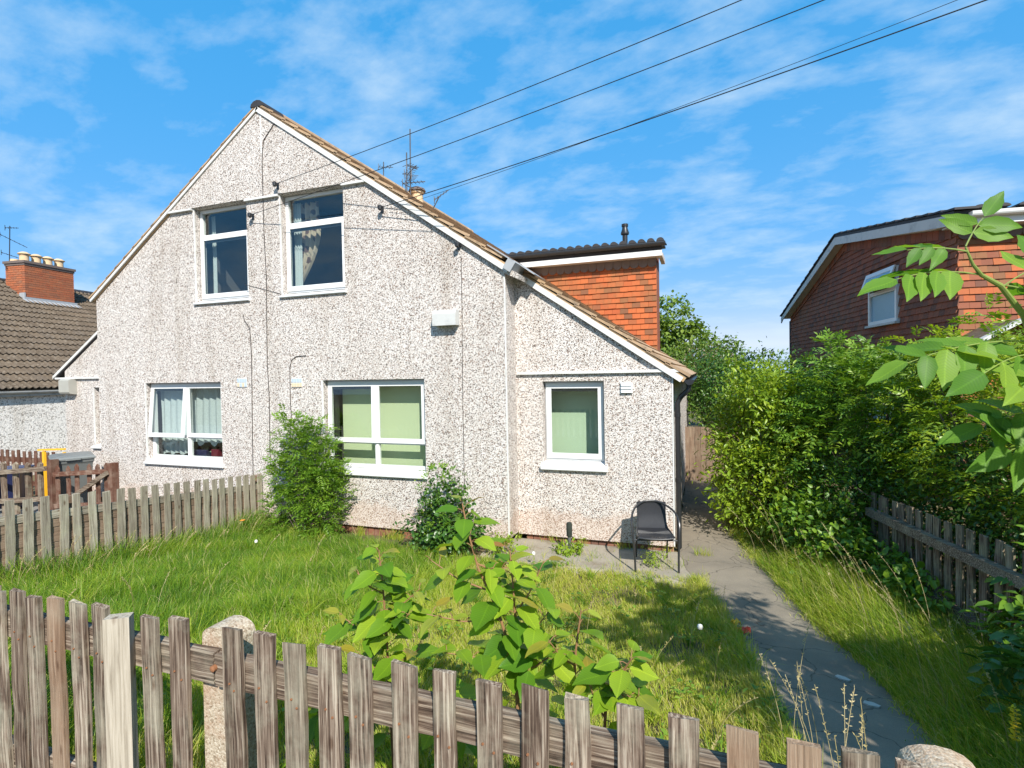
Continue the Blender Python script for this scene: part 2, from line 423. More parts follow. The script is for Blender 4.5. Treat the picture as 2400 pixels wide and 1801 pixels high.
# --- ground surfaces
def make_soil():
    mt, n, l, b = mat('soil')
    v = coords(n, l, 'Object')
    f = noise(n, l, v, 1.3, 9, 0.7)
    r = ramp(n, [(0.3, (0.075, 0.062, 0.028)), (0.5, (0.13, 0.105, 0.045)), (0.7, (0.21, 0.155, 0.085))])
    l.new(f, r.inputs[0])
    f2 = noise(n, l, v, 40, 5, 0.7)
    l.new(mixc(n, l, 0.6, r.outputs[0], mixc(n, l, f2, (0.5, 0.5, 0.5), (1.4, 1.35, 1.2)), 'MULTIPLY'), b.inputs['Base Color'])
    b.inputs['Roughness'].default_value = 0.95
    bump(n, l, f2, b, 0.8, 0.02)
    return mt
M_SOIL = make_soil()
def make_asphalt():
    mt, n, l, b = mat('asphalt')
    v = coords(n, l, 'Object')
    f = noise(n, l, v, 1.6, 8, 0.65)
    r = ramp(n, [(0.3, (0.165, 0.142, 0.112)), (0.7, (0.255, 0.218, 0.168))])
    l.new(f, r.inputs[0])
    f2 = noise(n, l, v, 190, 3, 0.7)
    c = mixc(n, l, 0.75, r.outputs[0], mixc(n, l, f2, (0.4, 0.4, 0.4), (1.6, 1.58, 1.52)), 'MULTIPLY')
    # hairline cracks
    nz = nnode(n, 'ShaderNodeTexNoise', Scale=2.5, Detail=5); l.new(v, nz.inputs['Vector'])
    wv = n.new('ShaderNodeVectorMath'); wv.operation = 'MULTIPLY_ADD'
    l.new(nz.outputs['Color'], wv.inputs[0]); wv.inputs[1].default_value = (0.5,) * 3; l.new(v, wv.inputs[2])
    vo = nnode(n, 'ShaderNodeTexVoronoi', Scale=1.7, feature='DISTANCE_TO_EDGE')
    l.new(wv.outputs[0], vo.inputs['Vector'])
    r2 = ramp(n, [(0.0, (0.75,) * 3), (0.012, (0, 0, 0))])
    l.new(vo.outputs['Distance'], r2.inputs[0])
    c = mixc(n, l, r2.outputs[0], c, (0.03, 0.028, 0.024))
    f3 = noise(n, l, v, 3.7, 8, 0.7)
    r3 = ramp(n, [(0.56, (0, 0, 0)), (0.74, (0.45,) * 3)])
    l.new(f3, r3.inputs[0])
    c = mixc(n, l, r3.outputs[0], c, (0.24, 0.20, 0.14))
    l.new(c, b.inputs['Base Color'])
    b.inputs['Roughness'].default_value = 0.9
    b.inputs['Specular IOR Level'].default_value = 0.25
    bump(n, l, f2, b, 0.5, 0.005)
    return mt
M_ASPHALT = make_asphalt()
M_PAVING = plain('grey_paving', (0.22, 0.21, 0.19), 0.9, 0.2, 0.2, 3, 0.5, dirt=(0.12, 0.10, 0.07), dirt_amt=0.6)

# --- leaves
def make_leaf(name, stops, trans=0.35, rough=0.45, spec=0.4, attr='rnd', veins=0.0):
    mt, n, l, b = mat(name)
    out = n['Material Output']
    if attr:
        at = n.new('ShaderNodeAttribute'); at.attribute_name = attr
        fac = at.outputs['Fac']
    else:
        oi = n.new('ShaderNodeObjectInfo'); fac = oi.outputs['Random']
    r = ramp(n, stops)
    l.new(fac, r.inputs[0])
    c = r.outputs[0]
    if veins:
        tcn = n.new('ShaderNodeTexCoord')
        wv = nnode(n, 'ShaderNodeTexWave', Scale=9.0, Distortion=1.0)
        wv.bands_direction = 'DIAGONAL'
        sx = n.new('ShaderNodeSeparateXYZ'); l.new(tcn.outputs['Object'], sx.inputs[0])
        ab = n.new('ShaderNodeMath'); ab.operation = 'ABSOLUTE'; l.new(sx.outputs[1], ab.inputs[0])
        cb = n.new('ShaderNodeCombineXYZ'); l.new(sx.outputs[0], cb.inputs[0])
        ng = n.new('ShaderNodeMath'); ng.operation = 'MULTIPLY'; ng.inputs[1].default_value = -1.0; l.new(ab.outputs[0], ng.inputs[0]); l.new(ng.outputs[0], cb.inputs[1])
        l.new(cb.outputs[0], wv.inputs['Vector'])
        r2 = ramp(n, [(0.0, (0.72, 0.78, 0.72)), (0.5, (1, 1, 1))])
        l.new(wv.outputs['Fac'], r2.inputs[0])
        c = mixc(n, l, veins, c, r2.outputs[0], 'MULTIPLY')
        rm = ramp(n, [(0.0, (1.35, 1.3, 1.2)), (0.025, (1, 1, 1))])
        l.new(ab.outputs[0], rm.inputs[0])
        c = mixc(n, l, 0.9, c, rm.outputs[0], 'MULTIPLY')
        bump(n, l, wv.outputs['Fac'], b, 0.07, 0.01)
    l.new(c, b.inputs['Base Color'])
    b.inputs['Roughness'].default_value = rough
    b.inputs['Specular IOR Level'].default_value = spec
    tb = n.new('ShaderNodeBsdfTranslucent')
    tcol = mixc(n, l, 1.0, c, (1.35, 1.25, 0.55), 'MULTIPLY')
    l.new(tcol, tb.inputs['Color'])
    ms = n.new('ShaderNodeMixShader'); ms.inputs[0].default_value = trans
    l.new(b.outputs[0], ms.inputs[1]); l.new(tb.outputs[0], ms.inputs[2])
    l.new(ms.outputs[0], out.inputs['Surface'])
    return mt
M_GRASS = make_leaf('grass', [(0.0, (0.055, 0.145, 0.012)), (0.35, (0.17, 0.30, 0.020)), (0.65, (0.34, 0.42, 0.036)), (0.85, (0.47, 0.46, 0.10)), (1.0, (0.58, 0.50, 0.27))], 0.45, 0.5, 0.3)
M_STRAW = make_leaf('straw', [(0.0, (0.36, 0.30, 0.13)), (1.0, (0.56, 0.47, 0.27))], 0.3, 0.7, 0.15)
M_LEAFMID = make_leaf('mid_green_leaf', [(0.0, (0.06, 0.15, 0.014)), (0.5, (0.135, 0.255, 0.02)), (0.85, (0.215, 0.335, 0.03)), (1.0, (0.32, 0.40, 0.05))], 0.35, 0.42, 0.45)
M_LEAFDARK = make_leaf('dark_green_leaf', [(0.0, (0.028, 0.082, 0.012)), (0.6, (0.062, 0.15, 0.018)), (1.0, (0.115, 0.215, 0.028))], 0.28, 0.36, 0.55)
M_LEAFLIME = make_leaf('lime_green_leaf', [(0.0, (0.11, 0.215, 0.014)), (0.5, (0.225, 0.335, 0.02)), (1.0, (0.37, 0.45, 0.034))], 0.38, 0.38, 0.5)
M_LEAFTREE = make_leaf('tree_leaf', [(0.0, (0.075, 0.145, 0.022)), (0.5, (0.16, 0.25, 0.035)), (1.0, (0.27, 0.335, 0.055))], 0.35, 0.5, 0.35)
M_BLOSSOM = make_leaf('dull_pink_blossom', [(0.0, (0.16, 0.17, 0.07)), (0.5, (0.30, 0.26, 0.17)), (1.0, (0.46, 0.37, 0.30))], 0.3, 0.8, 0.1)
M_BIGLEAF = make_leaf('broad_sapling_leaf', [(0.0, (0.085, 0.21, 0.014)), (0.4, (0.18, 0.315, 0.018)), (0.85, (0.29, 0.42, 0.028)), (1.0, (0.36, 0.45, 0.04))], 0.45, 0.46, 0.32, attr=None, veins=0.45)
M_REDLEAF = make_leaf('young_red_leaf', [(0.0, (0.30, 0.22, 0.03)), (0.5, (0.32, 0.33, 0.035)), (0.8, (0.30, 0.36, 0.04)), (1.0, (0.33, 0.15, 0.04))], 0.4, 0.36, 0.45, attr=None, veins=0.4)
M_ELDER = make_leaf('elder_leaf', [(0.0, (0.075, 0.19, 0.020)), (0.5, (0.135, 0.275, 0.028)), (1.0, (0.23, 0.36, 0.045))], 0.45, 0.50, 0.30, attr=None, veins=0.40)
M_STEM = plain('reddish_stem', (0.24, 0.13, 0.06), 0.6, 0.35, 0.25, 30)
M_GREENSTEM = plain('green_stem', (0.20, 0.26, 0.06), 0.55, 0.4, 0.2, 30)
M_BARK = plain('grey_bark', (0.13, 0.105, 0.08), 0.9, 0.2, 0.3, 18, 0.7)

# ------------------------------------------------------------------ object helpers
def link(name, me, material, parent=None, loc=None, rot=None, scale=None):
    o = bpy.data.objects.new(name, me)
    COL.objects.link(o)
    if material is not None and me is not None and len(me.materials) == 0: me.materials.append(material)
    if parent is not None: o.parent = parent
    if loc is not None: o.location = loc
    if rot is not None: o.rotation_euler = rot
    if scale is not None: o.scale = scale
    return o
def tag(o, label, cat, group=None):
    o['label'] = label; o['category'] = cat
    if group: o['group'] = group
    return o
def thing(name, label, cat, loc=(0, 0, 0), rz=0.0, group=None):
    o = bpy.data.objects.new(name, None)
    o.empty_display_size = 0.2
    COL.objects.link(o)
    o.location = loc; o.rotation_euler = (0, 0, rz)
    return tag(o, label, cat, group)
def structure(o):
    o['kind'] = 'structure'; return o
def stuff(o):
    o['kind'] = 'stuff'; return o

class MB:
    """collects solids; build() makes one mesh object"""
    def __init__(s): s.v = []; s.f = []
    def add(s, verts, faces):
        k = len(s.v)
        s.v += [tuple(map(float, p)) for p in verts]
        s.f += [tuple(i + k for i in f) for f in faces]
        return s
    def box(s, x0, x1, y0, y1, z0, z1):
        if x0 > x1: x0, x1 = x1, x0
        if y0 > y1: y0, y1 = y1, y0
        if z0 > z1: z0, z1 = z1, z0
        return s.add([(x0, y0, z0), (x1, y0, z0), (x1, y1, z0), (x0, y1, z0), (x0, y0, z1), (x1, y0, z1), (x1, y1, z1), (x0, y1, z1)],
                     [(0, 3, 2, 1), (4, 5, 6, 7), (0, 1, 5, 4), (1, 2, 6, 5), (2, 3, 7, 6), (3, 0, 4, 7)])
    def prism(s, poly, axis, a, b):
        """polygon in the two other axes (cyclic order) extruded along axis from a to b"""
        n = len(poly)
        def P(u, w, t):
            return {0: (t, u, w), 1: (u, t, w), 2: (u, w, t)}[axis]
        vs_ = [P(u, w, a) for u, w in poly] + [P(u, w, b) for u, w in poly]
        fs = [tuple(range(n))[::-1], tuple(range(n, 2 * n))] + [(i, (i + 1) % n, n + (i + 1) % n, n + i) for i in range(n)]
        return s.add(vs_, fs)
    def beam(s, p, q, w, h, up=(0, 0, 1)):
        """bar from p to q, w sideways and h along up"""
        p, q, up = Vector(p), Vector(q), Vector(up)
        d = (q - p).normalized()
        sd = d.cross(up).normalized() * (w / 2)
        u = sd.cross(d).normalized() * (h / 2)
        c = [p - sd - u, p + sd - u, p + sd + u, p - sd + u, q - sd - u, q + sd - u, q + sd + u, q - sd + u]
        return s.add(c, [(0, 3, 2, 1), (4, 5, 6, 7), (0, 1, 5, 4), (1, 2, 6, 5), (2, 3, 7, 6), (3, 0, 4, 7)])
    def tube(s, pts, r, seg=8, cap=True):
        pts = [Vector(p) for p in pts]
        rs = r if hasattr(r, '__len__') else [r] * len(pts)
        n = len(pts)
        k = len(s.v)
        t0 = (pts[1] - pts[0]).normalized()
        a = t0.orthogonal().normalized()
        for i, p in enumerate(pts):
            t = (pts[min(i + 1, n - 1)] - pts[max(i - 1, 0)]).normalized()
            a = (a - t * a.dot(t))
            a = a.normalized() if a.length > 1e-6 else t.orthogonal().normalized()
            b = t.cross(a)
            for j in range(seg):
                an = 2 * math.pi * j / seg
                q = p + (a * math.cos(an) + b * math.sin(an)) * rs[i]
                s.v.append(tuple(q))
        for i in range(n - 1):
            for j in range(seg):
                j2 = (j + 1) % seg
                s.f.append((k + i * seg + j, k + i * seg + j2, k + (i + 1) * seg + j2, k + (i + 1) * seg + j))
        if cap:
            s.f.append(tuple(k + j for j in range(seg))[::-1])
            s.f.append(tuple(k + (n - 1) * seg + j for j in range(seg)))
        return s
    def lathe(s, prof, cx, cy, seg=16):
        k = len(s.v)
        for r_, z in prof:
            for j in range(seg):
                an = 2 * math.pi * j / seg
                s.v.append((cx + r_ * math.cos(an), cy + r_ * math.sin(an), z))
        for i in range(len(prof) - 1):
            for j in range(seg):
                j2 = (j + 1) % seg
                s.f.append((k + i * seg + j, k + i * seg + j2, k + (i + 1) * seg + j2, k + (i + 1) * seg + j))
        s.f.append(tuple(k + j for j in range(seg))[::-1])
        s.f.append(tuple(k + (len(prof) - 1) * seg + j for j in range(seg)))
        return s
    def mesh(s, name, smooth=False):
        me = bpy.data.meshes.new(name)
        me.from_pydata(s.v, [], s.f)
        me.update()
        if smooth:
            me.polygons.foreach_set('use_smooth', [True] * len(me.polygons))
            try: me.set_sharp_from_angle(angle=R(38))
            except Exception: pass
        return me
    def build(s, name, material, parent=None, smooth=False, **kw):
        return link(name, s.mesh(name, smooth), material, parent, **kw)

def np_mesh(name, V, T, rnd=None, smooth=False):
    """triangle mesh from arrays, with a per-point float 'rnd'"""
    me = bpy.data.meshes.new(name)
    nV, nT = len(V), len(T)
    me.vertices.add(nV); me.vertices.foreach_set('co', np.ascontiguousarray(V, np.float32).ravel())
    me.loops.add(nT * 3); me.loops.foreach_set('vertex_index', np.ascontiguousarray(T, np.int32).ravel())
    me.polygons.add(nT); me.polygons.foreach_set('loop_start', np.arange(0, nT * 3, 3, dtype=np.int32))
    if rnd is not None:
        a = me.attributes.new('rnd', 'FLOAT', 'POINT')
        a.data.foreach_set('value', np.ascontiguousarray(rnd, np.float32))
    me.update(calc_edges=True)
    if smooth: me.polygons.foreach_set('use_smooth', np.ones(nT, bool))
    return me

# leaf template: x along the blade 0..1, y across, z up; 8 points, 8 triangles, folded and drooping
LEAF8 = np.array([(0, 0, 0), (.3, .42, .10), (.3, 0, 0), (.3, -.42, .10), (.68, .36, .03), (.68, 0, -.05), (.68, -.36, .03), (1, 0, -.16)])
LEAF8_T = np.array([(0, 2, 1), (0, 3, 2), (1, 2, 5), (1, 5, 4), (2, 3, 6), (2, 6, 5), (4, 5, 7), (5, 6, 7)])
LEAF4 = np.array([(0, 0, 0), (.5, .4, .08), (.5, -.4, .08), (1, 0, -.06)])
LEAF4_T = np.array([(0, 2, 1), (1, 2, 3)])
def leaves_np(P, D, N, L, W, big=True):
    """arrays: roots, directions, approximate normals, lengths, widths -> V, T"""
    D = D / np.linalg.norm(D, axis=1)[:, None]
    S = np.cross(N, D); S /= (np.linalg.norm(S, axis=1)[:, None] + 1e-9)
    N2 = np.cross(D, S)
    tv, tt = (LEAF8, LEAF8_T) if big else (LEAF4, LEAF4_T)
    V = (P[:, None, :] + D[:, None, :] * (tv[None, :, 0:1] * L[:, None, None]) + S[:, None, :] * (tv[None, :, 1:2] * W[:, None, None])
         + N2[:, None, :] * (tv[None, :, 2:3] * L[:, None, None]))
    k = len(tv)
    T = tt[None] + (np.arange(len(P)) * k)[:, None, None]
    return V.reshape(-1, 3), T.reshape(-1, 3), k
def sinnoise(x, y, f=1.0, seed=0.0):
    return (np.sin(x * 1.7 * f + seed) * np.cos(y * 1.3 * f - seed * 2) + 0.6 * np.sin(x * 3.1 * f - y * 2.3 * f + seed * 3)
            + 0.4 * np.cos(x * 5.3 * f + y * 4.7 * f + seed)) / 2.0

# ------------------------------------------------------------------ ground, path, apron
def sheet(name, x0, x1, y0, y1, nx, ny, zf, material, edge=None):
    xs, ys = np.linspace(x0, x1, nx), np.linspace(y0, y1, ny)
    v, f = [], []
    for y in ys:
        for x in xs: v.append((x, y, float(zf(x, y))))
    for j in range(ny - 1):
        for i in range(nx - 1):
            a = j * nx + i
            f.append((a, a + 1, a + nx + 1, a + nx))
    me = bpy.data.meshes.new(name); me.from_pydata(v, [], f); me.update()
    return link(name, me, material)
gx = sorted(set([-400, -150, -60, -30] + list(np.linspace(-18, 8, 105)) + [15, 40, 120, 400]))
gy = sorted(set([-400, -120, -40, -15] + list(np.linspace(-9, 3, 97)) + [5, 8, 12, 20, 50, 150, 400]))
v, f = [], []
for y in gy:
    for x in gx:
        b = 0.0
        if -7 < x < 3 and -5 < y < 0.3: b = 0.014 * float(sinnoise(x, y, 2.0, 1.0))
        v.append((x, y, float(gz(x, y)) - 0.012 + b - (0.012 if b else 0)))
nx = len(gx)
for j in range(len(gy) - 1):
    for i in range(nx - 1):
        a = j * nx + i
        f.append((a, a + 1, a + nx + 1, a + nx))
me = bpy.data.meshes.new('ground'); me.from_pydata(v, [], f); me.update()
structure(link('ground', me, M_SOIL))

PATH_L = [(6.5, -0.36), (3.0, -0.36), (0.45, -0.33), (-0.9, 0.06), (-1.7, 0.24), (-3.2, 0.42), (-4.2, 0.52), (-5.15, 0.56)]
PATH_R = [(6.5, 0.30), (3.0, 0.34), (1.7, 0.36), (0.05, 0.68), (-1.1, 0.95), (-2.0, 1.12), (-3.0, 1.22), (-5.15, 1.34)]
def interp(tab, y):
    t = sorted(tab)
    return np.interp(y, [a for a, _ in t], [b for _, b in t])
ys = np.linspace(-5.15, 6.5, 90)
v, f = [], []
for y in ys:
    a, c = float(interp(PATH_L, y)), float(interp(PATH_R, y))
    a += 0.02 * math.sin(y * 5.1) + 0.012 * math.sin(y * 13.7) - (0.0 if y > 0.4 else 0.03)
    c += 0.025 * math.sin(y * 4.3 + 1) + 0.012 * math.sin(y * 11.1)
    for k in range(7):
        x = a + (c - a) * k / 6
        v.append((x, y, float(gz(x, y)) + 0.020 + 0.004 * math.sin(3 * x + 2 * y)))
for j in range(len(ys) - 1):
    for k in range(6):
        q = j * 7 + k
        f.append((q, q + 1, q + 8, q + 7))
me = bpy.data.meshes.new('path'); me.from_pydata(v, [], f); me.update()
structure(link('path', me, M_ASPHALT))
# concrete apron under the wing's wall
v, f = [], []
ax = np.linspace(-2.75, 0.02, 24)
for i, x in enumerate(ax):
    yf = -0.50 + 0.07 * math.sin(x * 4.1) + 0.04 * math.sin(x * 11) + 0.10 * max(0, -1.9 - x)
    for y, z in ((yf - 0.10, -0.03), (yf, 0.010), (0.41, 0.016)): v.append((x, y, z))
for i in range(len(ax) - 1):
    for k in range(2):
        q = i * 3 + k
        f.append((q, q + 3, q + 4, q + 1))
me = bpy.data.meshes.new('concrete_apron'); me.from_pydata(v, [], f); me.update()
structure(link('concrete_apron', me, M_CONC))
# pavement slab behind the camera and the neighbour's yard
mb = MB(); mb.box(-40, 40, -9.2, -5.45, 0.30, 0.512)
structure(mb.build('pavement', M_PAVING))
mb = MB(); mb.box(-15.8, -6.82, -3.4, 0.05, -0.25, 0.02)
structure(mb.build('yard_paving', M_PAVING))

# ------------------------------------------------------------------ the house
XA, ZA, SL = -6.558, 6.637, 0.690            # ridge line and roof slope
C0, C1, WC = -10.493, -2.476, -0.358         # main corners, right corner of the wing
WY = 0.40                                    # the wings stand back
WX0 = -12.12                                 # left corner of the left wing
def zr(x): return ZA - SL * abs(x - XA)
def zl(x): return 2.451 + 0.626 * (x + 12.398)
house = thing('pair_of_houses', 'pebbledashed steep-gabled house with low set-back wings and white-framed windows', 'house', (XA, 4, 0))
house_loc = Vector((XA, 4, 0))
def part(mb, name, material, parent=None, smooth=False):
    """mesh part of the house, given in world coordinates"""
    p = parent or house
    base = house_loc if parent is None else house_loc
    mb.v = [(x - base.x, y - base.y, z - base.z) for x, y, z in mb.v]
    return mb.build(name, material, p, smooth)

def holed_wall(mb, outline, holes, y, rev):
    """front face at y from tessellated outline with rectangular holes, plus the reveals"""
    polys = [[Vector((a, b, 0)) for a, b in outline]] + [[Vector((h[0], h[2], 0)), Vector((h[0], h[3], 0)), Vector((h[1], h[3], 0)), Vector((h[1], h[2], 0))] for h in holes]
    flat = [p for q in polys for p in q]
    tris = tessellate_polygon(polys)
    mb.add([(p.x, y, p.y) for p in flat], [tuple(t) for t in tris])
    for x0, x1, z0, z1 in holes:
        mb.add([(x0, y, z0), (x1, y, z0), (x1, y, z1), (x0, y, z1), (x0, y + rev, z0), (x1, y + rev, z0), (x1, y + rev, z1), (x0, y + rev, z1)],
               [(0, 4, 5, 1), (1, 5, 6, 2), (2, 6, 7, 3), (3, 7, 4, 0)])
GL = (-9.293, -7.532, 0.975, 2.304)
GM = (-5.477, -3.721, 0.975, 2.304)
UL = (-8.017, -6.880, 3.690, 5.215)
UR = (-6.201, -5.021, 3.690, 5.215)
WR = (-2.093, -1.239, 1.135, 2.235)
WLW = (-11.28, -10.72, 1.135, 2.235)
def hole(w, d=0.06): return (w[0], w[1], w[2] - d, w[3])
REV = 0.125
mb = MB()
holed_wall(mb, [(C0, 0.115), (C1, 0.115), (C1, zr(C1) - 0.06), (XA, ZA - 0.06), (C0, zr(C0) - 0.06)], [hole(w) for w in (GL, GM, UL, UR)], 0.0, REV)
mb.add([(C0, 0, .115), (C1, 0, .115), (C1, .09, .115), (C0, .09, .115)], [(0, 3, 2, 1)])
mb.add([(C1, 0, 0.115), (C1, WY, 0.115), (C1, WY, zr(C1) - .06), (C1, 0, zr(C1) - .06)], [(0, 1, 2, 3)])
mb.add([(C0, 0, 0.10), (C0, WY, 0.10), (C0, WY, zr(C0) - .06), (C0, 0, zr(C0) - .06)], [(3, 2, 1, 0)])
part(mb, 'wall', M_DASH)
mb = MB()
holed_wall(mb, [(C1, 0.083), (WC, 0.083), (WC, zr(WC) - .06), (C1, zr(C1) - .06)], [hole(WR)], WY, REV)
mb.add([(C1, WY, .083), (WC, WY, .083), (WC, WY + .09, .083), (C1, WY + .09, .083)], [(0, 3, 2, 1)])
mb.add([(WC, WY, .083), (WC, 8, .083), (WC, 8, zr(WC) - .06), (WC, WY, zr(WC) - .06)], [(0, 1, 2, 3)])
part(mb, 'wing_wall', M_DASH)
mb = MB()
holed_wall(mb, [(WX0, 0.083), (C0, 0.083), (C0, zl(C0) - .05), (WX0, zl(WX0) - .05)], [hole(WLW)], WY, REV)
mb.add([(WX0, WY, .083), (WX0, 8, .083), (WX0, 8, zl(WX0) - .05), (WX0, WY, zl(WX0) - .05)], [(3, 2, 1, 0)])
mb.add([(WX0, 8, 0), (WC, 8, 0), (WC, 8, zr(WC)), (XA, 8, ZA), (WX0, 8, zl(WX0))], [(0, 1, 2, 3, 4)])
part(mb, 'wing_wall', M_DASH)
# upper gable panel standing a little proud, with its drip edge
mb = MB()
zd = 5.225
xa, xb = XA - (ZA - zd) / SL + 0.02, XA + (ZA - zd) / SL - 0.02
mb.prism([(xa, zd), (xb, zd), (XA, ZA - 0.07)], 1, -0.034, 0.004)
part(mb, 'gable_panel', M_DASH)
for x0, x1 in ((xa + 0.02, UL[0] - 0.015), (UL[1] + 0.0, UR[0] - 0.01), (UR[1], xb - 0.03)):
    mb = MB(); mb.box(x0, x1, -0.052, -0.001, zd - 0.034, zd - 0.003)
    part(mb, 'drip_trim', M_TRIM)
mb = MB(); mb.box(C1 + 0.03, WC + 0.085, WY - 0.045, WY - 0.001, 2.335, 2.372)
part(mb, 'drip_trim', M_TRIM)
mb = MB(); mb.box(-12.36, C0 - 0.03, WY - 0.045, WY - 0.001, 2.41, 2.445)
part(mb, 'drip_trim', M_TRIM)
# white corner beads
for x, z0, z1, y in ((GL[0], GL[2] - .05, GL[3], 0), (GM[0], GM[2] - .05, GM[3], 0), (UL[0], UL[2] - .03, UL[3], 0), (UR[0], UR[2] - .03, UR[3], 0),
                     (C1, 0.12, 3.66, 0), (WC, 0.09, 2.33, WY), (WLW[0], WLW[2], WLW[3], WY)):
    mb = MB(); mb.box(x - 0.016, x + 0.004, y - 0.005, y + 0.018, z0, z1)
    if x in (C1, WC): mb = MB(); mb.box(x - 0.012, x + 0.005, y - 0.005, y + 0.02, z0, z1)
    part(mb, 'corner_bead', M_TRIM)
mb = MB(); mb.box(XA + 0.035, XA + 0.06, -0.037, -0.030, 5.9, 6.5); part(mb, 'corner_bead', M_TRIM)

# brick plinth: a backing and separate bricks standing on edge
def plinth(x0, x1, y, ztop, zbot=-0.05):
    mb = MB(); mb.box(x0, x1, y + 0.065, y + 0.2, zbot, ztop + 0.03)
    bk = part(mb, 'plinth', M_MORTAR)
    x = x0; proto = None
    while x < x1 - 0.03:
        w = random.uniform(0.098, 0.108)
        if x + w > x1: w = x1 - x
        if proto is None:
            b = MB(); b.box(-0.5, 0.5, 0, 0.06, 0, 1); proto = b.mesh('brick')
            proto.materials.append(M_PLINTH)
        o = link('brick', proto, None, bk, Vector((x + w / 2, y + 0.045 + random.uniform(-.003, .003), zbot)) - house_loc, None, (w - 0.012, 1, ztop - zbot + random.uniform(0.0, 0.02)))
        x += w
plinth(-5.35, C1 - 0.05, 0.0, 0.10)
plinth(C1 + 0.10, WC - 0.02, WY, 0.083)
plinth(C0 + .02, -5.36, 0.0, 0.10)

# ---------------- windows
def bar_frame(mb, x0, x1, z0, z1, y0, y1, t):
    mb.box(x0, x0 + t, y0, y1, z0, z1); mb.box(x1 - t, x1, y0, y1, z0, z1)
    mb.box(x0 + t, x1 - t, y0, y1, z0, z0 + t); mb.box(x0 + t, x1 - t, y0, y1, z1 - t, z1)
def pane(x0, x1, z0, z1, y, parent, material=None):
    mb = MB(); mb.box(x0, x1, y, y + 0.006, z0, z1)
    return part(mb, 'glass_pane', material or M_GLASS, parent)
def window(w, yw, kind, sill=(0.055, 0.088), open_sash=0.0):
    x0, x1, z0, z1 = w
    g = 0.008
    a, b = yw + REV - 0.02, yw + REV + 0.045
    mb = MB()
    bar_frame(mb, x0 + g, x1 - g, z0, z1 - g, a, b, 0.052)
    xm, zm = (x0 + x1) / 2, None
    if kind == 'four':
        zm = z0 + (z1 - z0) * 0.29
        mb.box(xm - 0.03, xm + 0.03, a + .002, b - .002, z0 + .052, z1 - .06)
        mb.box(x0 + .06, xm - .03, a + .004, b - .004, zm - .024, zm + .024); mb.box(xm + .03, x1 - .06, a + .004, b - .004, zm - .024, zm + .024)
    elif kind == 'over':
        zm = z0 + (z1 - z0) * 0.70
        mb.box(x0 + .06, x1 - .06, a + .002, b - .002, zm - .03, zm + .03)
    win = part(mb, 'window', M_WHITE)
    y = yw + REV + 0.01
    cells = []
    if kind == 'four':
        cells = [(x0 + .058, xm - .024, zm + .018, z1 - .058, True), (xm + .024, x1 - .058, zm + .018, z1 - .058, True),
                 (x0 + .058, xm - .028, z0 + .05, zm - .022, False), (xm + .028, x1 - .058, z0 + .05, zm - .022, False)]
    elif kind == 'over':
        cells = [(x0 + .058, x1 - .058, zm + .028, z1 - .058, False), (x0 + .058, x1 - .058, z0 + .05, zm - .024, True)]
    else:
        cells = [(x0 + .058, x1 - .058, z0 + .05, z1 - .058, True)]
    for i, (cx0, cx1, cz0, cz1, sash) in enumerate(cells):
        if sash:
            mb = MB()
            t = 0.052
            bar_frame(mb, cx0 - .03, cx1 + .03, cz0 - .02, cz1 + .03, a - 0.022, a - 0.003, t + .02)
            op = open_sash if i == 0 else 0.0
            if op:   # top hung, swung outwards about its head
                mb.v = [(px, a + (py - a) - math.sin(op) * (cz1 - pz), pz) for px, py, pz in mb.v]
            sh = part(mb, 'sash', M_WHITE, win)
            mb = MB(); mb.box(cx0 + .03, cx1 - .03, a - .014, a - .008, cz0 + .03, cz1 - .03)
            if op: mb.v = [(px, a + (py - a) - math.sin(op) * (cz1 - pz), pz) for px, py, pz in mb.v]
            part(mb, 'glass_pane', M_GLASS, win)
            mb = MB(); mb.box(cx0 + .02, cx1 - .02, a + .004, a + .012, cz1 - .085, cz1 - .02)   # dark trickle-vent bar
            if not (kind == 'four' and i == 1): part(mb, 'vent_bar', M_BLACK, win)
        else:
            pane(cx0 - .01, cx1 + .01, cz0, cz1, y, win)
    # sill, sloping outwards
    p, d = sill
    mb = MB()
    mb.prism([(a + .03, z0 - .002), (yw - p, z0 - .055), (yw - p, z0 - d), (yw - p + .012, z0 - d - .012), (yw + .01, z0 - d), (a + .03, z0 - d)][::-1], 0, x0 - 0.03, x1 + 0.035)
    part(mb, 'window_sill', M_WHITE, win)
    # the room behind
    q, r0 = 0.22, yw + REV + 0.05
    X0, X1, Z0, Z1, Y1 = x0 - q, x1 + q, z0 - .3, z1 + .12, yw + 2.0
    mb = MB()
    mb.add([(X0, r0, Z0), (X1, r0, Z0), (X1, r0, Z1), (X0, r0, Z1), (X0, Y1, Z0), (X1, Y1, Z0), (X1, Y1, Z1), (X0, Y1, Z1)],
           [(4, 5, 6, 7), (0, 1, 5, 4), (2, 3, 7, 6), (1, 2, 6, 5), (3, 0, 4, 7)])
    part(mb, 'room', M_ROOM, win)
    return win
def cloth(x0, x1, z0, z1, y, amp, waves, material, parent, shape=None, name='curtain', hem=0.0):
    nx_, nz_ = 70, 14
    v, f = [], []
    for j in range(nz_ + 1):
        t = j / nz_
        for i in range(nx_ + 1):
            s = i / nx_
            xx0, xx1 = (x0, x1) if shape is None else shape(t)
            z = z0 + (z1 - z0) * t
            if j == 0 and hem: z += hem * abs(math.sin(s * math.pi * waves * 0.5))
            v.append((xx0 + (xx1 - xx0) * s, y + amp * math.sin(s * waves * 2 * math.pi + 0.5 * math.sin(4 * t)) + .3 * amp * math.sin(s * waves * 5), z))
    for j in range(nz_):
        for i in range(nx_):
            a = j * (nx_ + 1) + i
            f.append((a, a + 1, a + nx_ + 2, a + nx_ + 1))
    mb = MB(); mb.v, mb.f = v, f
    return part(mb, name, material, parent, True)

